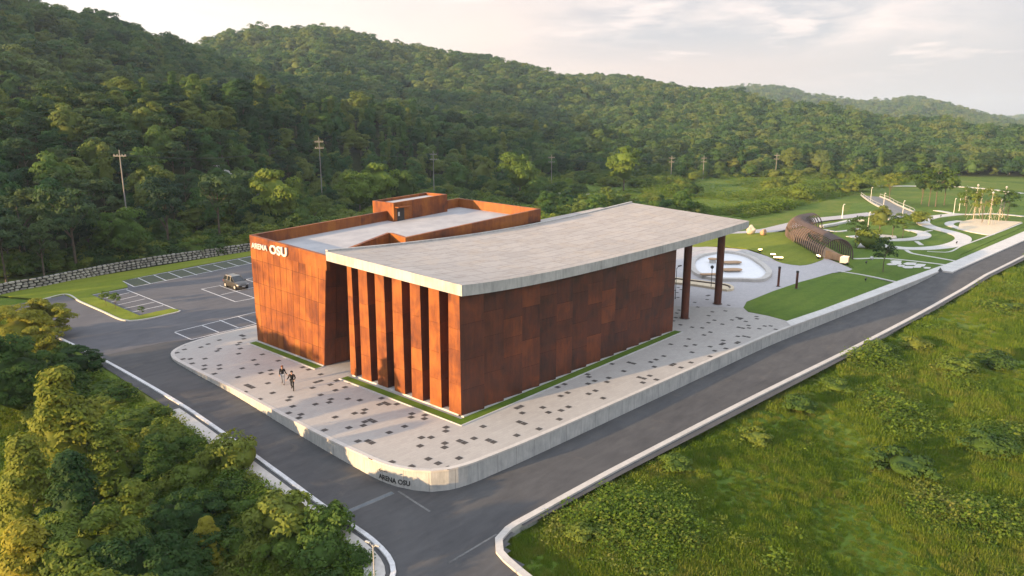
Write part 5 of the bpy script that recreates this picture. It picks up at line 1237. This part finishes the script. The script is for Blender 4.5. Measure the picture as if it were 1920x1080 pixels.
def plant(key, x, y, s, label, cat='tree', group=None, z=None, vs=1., idx=None):
    name, cm, tm_ = random.choice(KIND[key]) if idx is None else KIND[key][idx % len(KIND[key])]
    z = tz(x, y) if z is None else z
    r = empty(name, (x, y, z-.1), label, cat, group, random.random()*6.28); r.scale = (s, s, s*vs)
    o = bpy.data.objects.new('crown', cm); COL.objects.link(o); o.parent = r
    t = bpy.data.objects.new('stem' if cat == 'shrub' else 'trunk', tm_); COL.objects.link(t); t.parent = r
    return r
def scatter(name, pts, rot, scl, idx, objs, label, cat):
    me = bpy.data.meshes.new(name); me.vertices.add(len(pts)); me.vertices.foreach_set('co', np.asarray(pts, np.float32).ravel())
    for an, ty, v in (('rotz', 'FLOAT', rot), ('scl', 'FLOAT', scl), ('idx', 'INT', idx)):
        at = me.attributes.new(an, ty, 'POINT'); at.data.foreach_set('value', np.asarray(v, np.float32 if ty == 'FLOAT' else np.int32))
    o = bpy.data.objects.new(name, me); COL.objects.link(o); tag(o, label, cat, kind='stuff')
    ng = bpy.data.node_groups.new(name, 'GeometryNodeTree'); ng.interface.new_socket('Geometry', in_out='INPUT', socket_type='NodeSocketGeometry'); ng.interface.new_socket('Geometry', in_out='OUTPUT', socket_type='NodeSocketGeometry')
    gi = ng.nodes.new('NodeGroupInput'); go = ng.nodes.new('NodeGroupOutput'); jn = ng.nodes.new('GeometryNodeJoinGeometry'); L = ng.links.new
    for ob in reversed(objs):
        oi = ng.nodes.new('GeometryNodeObjectInfo'); oi.inputs['Object'].default_value = ob; oi.inputs['As Instance'].default_value = True; oi.transform_space = 'ORIGINAL'; L(oi.outputs['Geometry'], jn.inputs[0])
    ip = ng.nodes.new('GeometryNodeInstanceOnPoints'); ip.inputs['Pick Instance'].default_value = True
    def na(n_, t_): a = ng.nodes.new('GeometryNodeInputNamedAttribute'); a.data_type = t_; a.inputs[0].default_value = n_; return a.outputs[0]
    cx = ng.nodes.new('ShaderNodeCombineXYZ'); L(na('rotz', 'FLOAT'), cx.inputs[2]); e2 = ng.nodes.new('FunctionNodeEulerToRotation'); L(cx.outputs[0], e2.inputs[0])
    L(gi.outputs[0], ip.inputs['Points']); L(jn.outputs[0], ip.inputs['Instance']); L(na('idx', 'INT'), ip.inputs['Instance Index']); L(e2.outputs[0], ip.inputs['Rotation']); L(na('scl', 'FLOAT'), ip.inputs['Scale']); L(ip.outputs[0], go.inputs[0])
    md = o.modifiers.new('scatter', 'NODES'); md.node_group = ng; return o
def src(me): o = bpy.data.objects.new(me.name, me); return o      # unlinked template

# ---- hill forest: points in the world, nearest ones become single trees
def forest():
    g = np.random.default_rng(5); out = []
    def band(r0, r1, sp, a0, a1):
        # jittered grid
        xs = np.arange(-r1, r1, sp); X, Y = np.meshgrid(xs, xs); X = X.ravel()+g.uniform(-.42, .42, X.size)*sp; Y = Y.ravel()+g.uniform(-.42, .42, Y.size)*sp
        r = np.hypot(X, Y); az = YAW-np.arctan2(Y, X); az = (az+np.pi) % (2*np.pi)-np.pi; k = (r > r0) & (r < r1) & (az > R(a0)) & (az < R(a1)); return X[k], Y[k], r[k], az[k]
    A = []
    for r0, r1, sp, sc in ((80, 260, 5.0, .95), (260, 520, 5.6, 1.), (520, 1150, 7.2, 1.2), (1150, 2100, 13, 2.0), (2300, 3700, 26, 3.6)):
        X, Y, r, az = band(r0, r1, sp, -47 if r0 < 300 else -42, 41)
        rf = np.interp(np.clip(az, -1.2, 1.2), *prof(RID[0]['rf'])); k = r > rf+g.uniform(0, 9, r.size)
        k &= ~((X < 24) & (Y < 112))
        Z = terrain(X, Y); dz = terrain(X*1.01, Y*1.01)
        # drop what the ridges hide
        vis = np.ones(r.size, bool); top = (Z+11-H)/r
        for f in np.linspace(.3, .985, 26):
            q = (terrain(X*f, Y*f)+4-H)/(r*f); vis &= ~((q > top) & (r*f > rf))
        k &= vis
        X, Y, Z, r, az = [v[k] for v in (X, Y, Z, r, az)]
        A.append(np.stack([X, Y, Z, r, az, np.full(X.size, sc)], 1))
    A = np.concatenate(A); A = A[np.argsort(A[:, 3])]
    return A
FP = forest(); print('forest points', len(FP))
random.seed(99)
inview = np.abs(FP[:, 4]) < R(37.5)
vi = np.where(inview)[0]
# pines on the left slope and scattered; the rest broadleaf
kinds = []
for i in vi[:470]:
    x, y, z, r, az, sc = FP[i]; px = 960+1384*math.tan(az); q = random.random()
    if px < 560: k = 'pine' if q < .42 else ('tall' if q < .50 else 'mid')
    elif px < 1100: k = 'tall' if q < .34 else ('pine' if q < .44 else 'mid')
    else: k = 'mid' if q < .8 else 'pine'
    kinds.append(k)
LB = dict(mid=('rounded green broadleaf tree at the near edge of the hillside forest', 'rounded broadleaf trees along the forest edge'),
          tall=('narrow pointed pale green tree rising in the near edge of the hillside forest', 'narrow pointed trees along the forest edge'),
          pine=('dark layered pine with bare trunk at the near edge of the hillside forest', 'dark pines along the forest edge'))
cnt = dict(mid=0, tall=0, pine=0)
used = set()
for i, k in zip(vi[:470], kinds):
    if cnt[k] >= 280: continue
    cnt[k] += 1; used.add(int(i)); x, y, z, r, az, sc = FP[i]
    s = random.uniform(.72, 1.2)*(.88 if k != 'pine' else .80)
    plant(k, x, y, s, LB[k][0], 'tree', LB[k][1], z=z, vs=random.uniform(.85, 1.15))
print(cnt)
rest = np.array([i for i in range(len(FP)) if i not in used])
Q = FP[rest]; g = np.random.default_rng(8)
fsrc = [src(t[1]) for t in KIND['far'][:4]]+[src(KIND['mid'][0][1]), src(KIND['pine'][0][1]), src(KIND['tall'][0][1])]
ix = g.integers(0, 4, len(Q)); near = Q[:, 3] < 420; rr = g.random(len(Q)); ix = np.where(near & (rr < .22), 4, ix); ix = np.where(near & (rr > .86), 5, ix); ix = np.where(near & (rr > .80) & (rr < .86), 6, ix)
sc = Q[:, 5]*np.where(g.random(len(Q)) < .12, g.uniform(1.2, 1.42, len(Q)), g.uniform(.62, 1.2, len(Q)))
scatter('hillside_forest', Q[:, :3]-np.array([0, 0, .8]), g.uniform(0, 6.28, len(Q)), sc, ix, fsrc, 'dense green forest covering the hills behind the hall', 'forest')

# ---- bushes and scrub across the meadow
g = np.random.default_rng(41); px = g.uniform(430, 2050, 9000); rr_ = g.uniform(150, 440, 9000); an = YAW-np.arctan((px-960)/1384.); X = rr_*np.cos(an); Y = rr_*np.sin(an)
rf = np.interp(np.arctan((px-960)/1384.), *prof(RID[0]['rf'])); n_ = np.sin(X*.055+2*np.sin(Y*.03))+np.cos(Y*.06-X*.04+1)+.5*np.sin(X*.17+Y*.11)
pas = (px > 1030) & (px < 1640) & (rr_ > 196) & (rr_ < rf-14) & (px < 1500+(300-rr_)*1.2)
k = (rr_ < rf+6) & ~((X < 110) & (Y < 128)) & ~((X > 105) & (Y < 82)) & ~((X > 240) & (Y < 135) & (rr_ < rf-22)) & (n_+1.6*np.clip((rr_-(rf-70))/50, 0, 1.3)-2.6*pas-.25 > 0) & (g.random(9000) < .9)
X, Y, d_ = X[k], Y[k], (rf-rr_)[k]; print('meadow scrub', len(X))
ssrc0 = [src(t[1]) for t in KIND['shrub']]+[src(t[1]) for t in KIND['mid'][:2]]
tall_ = g.random(len(X)) < .16; ii = np.where(tall_, 4+g.integers(0, 2, len(X)), g.integers(0, 4, len(X)))
scatter('scrub', np.stack([X, Y, terrain(X, Y)-.15], 1), g.uniform(0, 6.28, len(X)), np.where(tall_, g.uniform(.45, .8, len(X)), g.uniform(.7, 2.1, len(X))), ii, ssrc0, 'patches of green scrub and small trees across the meadow below the forest', 'scrub')

# ---- individual trees named by the photo
NT = [('pine', 120, 134, 1.15, 'pine with flat layered branches behind the left end of the stone wall'), ('pine', 55, 129, .78, 'small pine with a bare pale trunk at the far left above the stone wall'),
 ('bright', 222, 136, .95, 'round broadleaf tree below the left utility pole'), ('pine', 402, 148, 1.25, 'tall dark pine with a long bare trunk left of the hall'), ('pine', 302, 144, 1.15, 'dark pine with a thin bare trunk between the left pole and the tall pine'),
 ('bright', 512, 165, 1.35, 'tall upright bright green tree directly behind the name lettering corner'), ('bright', 672, 190, 1.15, 'left half of the wide bright green tree group behind the stair block'), ('bright', 712, 194, 1.3, 'middle of the wide bright green tree group behind the stair block'), ('bright', 755, 196, 1.1, 'right half of the wide bright green tree group behind the stair block'),
 ('bright', 975, 232, 1.45, 'rounded broadleaf tree behind the right end of the wing roof'), ('bright', 1170, 264, 1.5, 'solitary rounded tree at the meadow edge behind the curved roof'), ('young', 583, 168, 1.2, 'slim young tree behind the left parapet'), ('mid', 860, 236, 1.1, 'green tree just right of the pole behind the stair block'), ('mid', 905, 242, 1.2, 'olive green tree between the pole and the rounded tree behind the wing'), ('pine', 450, 172, 1.1, 'dark pine with a bare trunk just left of the name lettering corner'), ('tall', 560, 205, .9, 'pale pointed tree left of the tall utility pole'), ('mid', 640, 215, 1., 'green tree close behind the left side of the wide bright group')]
for k, px, r, s, lb in NT:
    x, y = polar(px, r, 330); plant(k, x, y, s, lb, z=tz(x, y), vs=1.1)
def park_tree(key, px, py, s, lb, cat='tree', vs=1.): x, y = G(px, py); return plant(key, x, y, s, lb, cat, z=0.1, vs=vs)
for a in [('young', *z3(510, 960), 1.25, 'round headed young tree with a thin trunk beside the pale stepping slabs', 'tree', .9), ('young', *z3(232, 700), 1.2, 'slim bright young tree right behind the tunnel mouth'), ('mid', *z3(470, 585), .62, 'bushy tree inside the round garden beyond the tunnel'),
 ('young', *z3(605, 610), .95, 'left one of the two small trees in the round garden'), ('young', *z3(700, 625), 1.05, 'right one of the two small trees in the round garden'), ('shrub', *z3(360, 725), 1.7, 'round dark green bush at the start of the winding path', 'shrub'),
 ('young', *z3(575, 235), 1.7, 'small dark round tree at the head of the grey ramp'), ('young', *z3(890, 280), 2.2, 'dark round headed tree left of the row before the play area'), ('young', *z3(965, 300), 2.0, 'second dark round headed tree in the row before the play area'), ('young', *z3(1035, 305), 2.3, 'third dark round headed tree in the row before the play area'), ('young', *z3(1120, 290), 2.1, 'rightmost dark round headed tree in the row before the play area'),
 ('young', *z3(1330, 400), 1.5, 'leafy young tree at the left of the play area'), ('young', *z3(1500, 470), 1.7, 'leafy young tree in the middle of the play area'), ('young', *z3(1745, 440), 1.5, 'leafy young tree at the right of the play area'), ('shrub', *z3(850, 480), 1.5, 'loose bush on the bend of the winding path', 'shrub')]:
    park_tree(*a)
# bushes strung across the meadow behind
for i, (px, py, s, lb) in enumerate([(1447, 362, 2.6, 'first round bush of the three on the meadow slope'), (1472, 360, 2.9, 'middle round bush of the three on the meadow slope'), (1500, 373, 2.8, 'right hand low bush of the three on the meadow slope'), (1556, 362, 2.4, 'dark bush left of the ramp top'), (1612, 357, 3.0, 'large dark bush at the ramp top'), (1585, 362, 2.2, 'smaller dark bush beside the ramp top')]):
    x, y = G(px, py); plant('shrub', x, y, s, lb, 'shrub')
# saplings in the car park island
for i, (a, b_, s, lb) in enumerate([(735, 568, .42, 'thin sapling on the car park island, the upper left one'), (800, 590, .45, 'thin sapling on the car park island, the middle one'), (985, 637, .25, 'tiny dark sapling at the tip of the car park island')]):
    x, y = cp(a, b_); plant('young', x, y, s, lb, 'tree', z=0)

# ---- shrubs on the bank above the stone wall and behind the hall
g = np.random.default_rng(17); P_ = []
while len(P_) < 520:
    px = g.uniform(-60, 1300); t = g.random(); az = az_of(px); rf = float(np.interp(az, *prof(RID[0]['rf'])))
    r0 = float(np.interp(px, [-60, 0, 300, 480, 700, 1000, 1300], [108, 118, 131, 141, 150, 165, 190])); r = r0+(rf+8-r0)*t**(1.0 if px < 450 else .7)
    if px > 450 and math.sin(px*.021+r*.07) < -.1: continue
    x, y = polar(px, r, 380)
    if (x < 72 and y < 127.6) or (x > 24 and y < 80): continue
    P_.append((x, y, r))
P_.sort(key=lambda q: q[2])
for (x, y, r) in P_[:150]:
    plant('shrub', x, y, random.uniform(.7, 1.7), 'leafy green bush on the bank between the stone wall and the forest', 'shrub', 'bushes on the bank behind the hall')
Q = np.array(P_[150:]); ssrc = [src(t[1]) for t in KIND['shrub']]
scatter('scrub', np.stack([Q[:, 0], Q[:, 1], terrain(Q[:, 0], Q[:, 1])-.1], 1), g.uniform(0, 6.28, len(Q)), g.uniform(.9, 2.0, len(Q)), g.integers(0, 4, len(Q)), ssrc, 'low green scrub at the foot of the forest behind the hall', 'scrub')

# ---- foreground trees lower left (below the road)
random.seed(12)
FGT = [(100, 680, 7.2, 1.25, 1), (22, 630, 5.0, 1.1, 0), (55, 560, 4.4, 1.0, 0), (15, 575, 5, 1.1, 0), (125, 650, 2.4, .8, 0), (185, 775, 3.4, 1.05, 1), (258, 765, .6, .65, 0), (125, 830, 4.4, 1.1, 1), (35, 800, 5.0, 1.15, 1), (290, 810, 1.5, .85, 1), (240, 890, 1.8, .95, 1), (330, 925, .4, .7, 0), (130, 970, 2.4, 1., 0), (30, 960, 3.4, 1., 1), (230, 1000, 1.4, .9, 0), (310, 1030, .6, .75, 0), (385, 960, .2, .5, 1), (150, 1090, 2.2, 1., 0), (60, 1110, 2.8, 1., 0), (270, 1110, 1.2, .85, 1), (205, 715, .2, .55, 0)]
pos_words = None
for i, (px, py, ztop, s, cone) in enumerate(FGT):
    x, y = G(px, py, ztop); zg = tz(x, y)-.8; hh = ztop-zg; k = hh/(9.6 if cone else 8.0)
    plant('fgp' if cone else 'fg', x, y, 1, 'yellow-green feathery leaved tree in the thicket below the road at the lower left', 'tree', 'feathery leaved trees below the left road', z=zg, idx=i).scale = (max(k, .8*s+.1), max(k, .8*s+.1), k)
g = np.random.default_rng(23)
for i in range(95):
    y = g.uniform(24, 108); kl = np.interp(y, [24, 28.5, 32, 60, 97, 110], [8, 20.5, 22, 22.6, 21.5, 21]); x = kl-.2-g.uniform(.0, 7)*g.uniform(.3, 1)
    plant('shrub', x, y, g.uniform(.35, .95), 'dense green bush on the bank beside the left road verge', 'shrub', 'bushes on the bank by the left road')
for px, py, s, lb in ((536, 985, 1.35, 'silvery green bush at the bottom, left of the small tree by the verge'), (622, 985, 1.0, 'bright green little tree leaning over the verge at the bottom'), (672, 1045, .5, 'small round dark bush beside the lamp at the bottom'), (450, 865, 1.2, 'dark green bush by the left kerb above the bottom thicket'), (385, 1040, 1.1, 'yellow-green bush at the bottom edge of the view')):
    x, y = Gt(px, py+12); plant('shrub', x, y, s, lb, 'shrub')

# tall pines left of the view that throw broken shade on the wing front
for x, y, s_ in ((-8, 83, 1.35), (-14, 77, 1.4)):
    plant('pine', x, y, s_, 'tall pine standing far left on the low ground beyond the thicket', 'tree', 'tall pines far left')

# ---- field on the right: weeds and tufts
def tuft(name, seed, n, h, spread, lw, m, leafy=False):
    g = np.random.default_rng(seed); V = []; Fc = []
    for i in range(n):
        a = g.random()*6.283; r = spread*g.random()**.6; x, y = math.cos(a)*r, math.sin(a)*r; hh = h*(.5+.6*g.random()); t = g.random()*6.283; d = np.array([math.cos(t), math.sin(t)])
        if leafy:
            z = hh*g.random(); nrm = np.array([g.normal()*.5, g.normal()*.5, 1]); nrm /= np.linalg.norm(nrm); u = np.cross(nrm, g.normal(size=3)); u /= np.linalg.norm(u); v = np.cross(nrm, u); c = np.array([x, y, z]); L = lw*(.6+.8*g.random()); q = [c-u*L, c-v*L*.6, c+u*L, c+v*L*.6]
        else:
            b = np.array([x, y, 0]); k = np.array([d[0], d[1], 0])*hh*.45*g.random(); w = np.array([-d[1], d[0], 0])*lw; q = [b-w, b+w, b+w*.3+k+np.array([0, 0, hh]), b-w*.3+k+np.array([0, 0, hh])]
        s = len(V); V += [tuple(p) for p in q]; Fc.append((s, s+1, s+2, s+3))
    return src(mesh(name, V, Fc, m))
tf = [tuft('weed_a', 1, 110, .36, .5, .07, WEED, True), tuft('weed_b', 2, 120, .55, .5, .07, WEED, True), tuft('grass_a', 3, 120, .44, .55, .022, WEED), tuft('grass_b', 4, 130, .30, .55, .024, WEED), tuft('weed_c', 5, 180, .85, .7, .08, WEED, True)]
g = np.random.default_rng(31)
def field_pts():
    X = g.uniform(16, 330, 620000); Y = g.uniform(-140, 28, 620000); r = np.hypot(X, Y); az = np.abs(YAW-np.arctan2(Y, X))
    dens = np.clip((42/np.maximum(r, 20))**1.5, .03, 1)
    k = (g.random(X.size) < dens) & (az < R(52)) & (r < 330)
    X, Y, r = X[k], Y[k], r[k]; yk = np.interp(X, [p[0] for p in KERB_R[10:]], [p[1] for p in KERB_R[10:]])
    k = (Y < yk-.62) & ((X > 31) | (X > 27.9-np.clip(25-Y, 0, 30)*.52)); X, Y, r, yk = X[k], Y[k], r[k], yk[k]
    pn = np.sin(X*.35+np.sin(Y*.22)*2)*np.cos(Y*.31+X*.07)+.6*np.sin(X*.13-Y*.19+1)+g.normal(size=X.size)*.35
    idx = np.where(pn > 1.5, 4, np.where(pn > 1.15, 1, np.where((pn > .9) | (g.random(X.size) < .07), 0, np.where(pn > -.5, 2, 3))))
    d = np.minimum(1, np.maximum(yk-Y, .3)/1.5)
    s = (.7+.35*np.clip(pn, -1, 1.4))*g.uniform(.7, 1.25, X.size)*np.clip((r/42)**.5, 1, 2.6)*(.45+.55*d)
    return X, Y, s, idx
X, Y, s, idx = field_pts(); print('field tufts', len(X))
scatter('meadow', np.stack([X, Y, terrain(X, Y)-.03], 1), g.uniform(0, 6.28, len(X)), s, idx, tf, 'thick green weeds and grass covering the field right of the road', 'meadow')
for i, (px, py, s, lb) in enumerate([(1700, 890, 1.25, 'large bright green bush in the open field at the lower right'), (1800, 700, 1.2, 'broad green bush in the field halfway up the right side'), (1850, 850, 1.1, 'green bush near the right edge of the field, below the broad one'), (1650, 665, 1.0, 'dark green bush in the field near the road, right of centre'), (1870, 690, 1.1, 'green bush at the right edge beside the broad bush'), (1565, 735, .9, 'low bush in the field below the road bend'), (1500, 770, .95, 'low dark bush close to the road edge in the field'), (1715, 655, .9, 'rounded bush right of the dark bush near the road'), (1270, 880, .8, 'small bush in the near field by the kerb wall'), (1090, 1010, .7, 'small bush in the near corner of the field'), (1420, 830, .8, 'small bush in the middle of the field'), (1890, 585, 1.0, 'bush at the far right by the road')]):
    x, y = Gt(px, py); plant('shrub', x, y, s, lb, 'shrub', vs=.75)
# meadow behind the site and ground cover on the left bank
PARK = GL([(1200, 470), (1380, 444), (1480, 428), (1540, 408), (1600, 396), (1612, 362), (1700, 380), (1760, 372), (1920, 366), (2100, 366), (2100, 600), (1200, 620)])
def back_pts():
    px = g.uniform(-80, 2000, 34000); r = g.uniform(118, 420, 34000); az = np.arctan((px-960)/1384.); an = YAW-az; X = r*np.cos(an); Y = r*np.sin(an)
    rf = np.interp(az, *prof(RID[0]['rf'])); k = (r < rf+15) & ~((X < 72) & (Y < 128)) & ~((X < 120) & (Y < 122)) & ~in_poly(X, Y, PARK) & ~((X > 120) & (Y < 78)) & (g.random(px.size) < 190/r)
    X, Y = X[k], Y[k]; n = np.sin(X*.11+np.sin(Y*.07)*2)+np.cos(Y*.13-X*.05)+g.normal(size=X.size)*.4
    return X, Y, np.clip(1.5+.9*n, .6, 3.4)*g.uniform(.8, 1.3, X.size), np.where(n > .5, 4, np.where(n > -.3, 1, 3))
X, Y, s, idx = back_pts(); print('back tufts', len(X))
scatter('rough_grass', np.stack([X, Y, terrain(X, Y)-.05], 1), g.uniform(0, 6.28, len(X)), s, idx, tf, 'rough green grass and weeds on the meadow between the hall and the forest', 'grass')
Y = g.uniform(23, 112, 16000); X = np.interp(Y, [24, 28.5, 32, 60, 97, 110], [8, 20.6, 22, 22.7, 21.6, 21])-g.random(16000)**1.3*20; k = (X > -20); X, Y = X[k], Y[k]
scatter('bank_grass', np.stack([X, Y, terrain(X, Y)-.03], 1), g.uniform(0, 6.28, len(X)), g.uniform(.5, 1.3, len(X)), g.integers(0, 5, len(X)), tf, 'mixed grass and weeds on the bank left of the left road', 'grass')

# ------------------------------------------------------------------ haze
hz = MB(); hz.box((-600, -2500, -12), (4600, 4600, 165)); ho = hz.build('haze', mat('haze', (1, 1, 1))); tag(ho, 'faint pale haze over the valley and hills', 'haze', kind='stuff')
hm = ho.data.materials[0]; nt = hm.node_tree; nt.nodes.clear(); o_ = nt.nodes.new('ShaderNodeOutputMaterial'); v_ = nt.nodes.new('ShaderNodeVolumePrincipled')
v_.inputs['Color'].default_value = (.62, .80, 1, 1); v_.inputs['Density'].default_value = .00015; v_.inputs['Anisotropy'].default_value = .0; nt.links.new(v_.outputs[0], o_.inputs['Volume'])
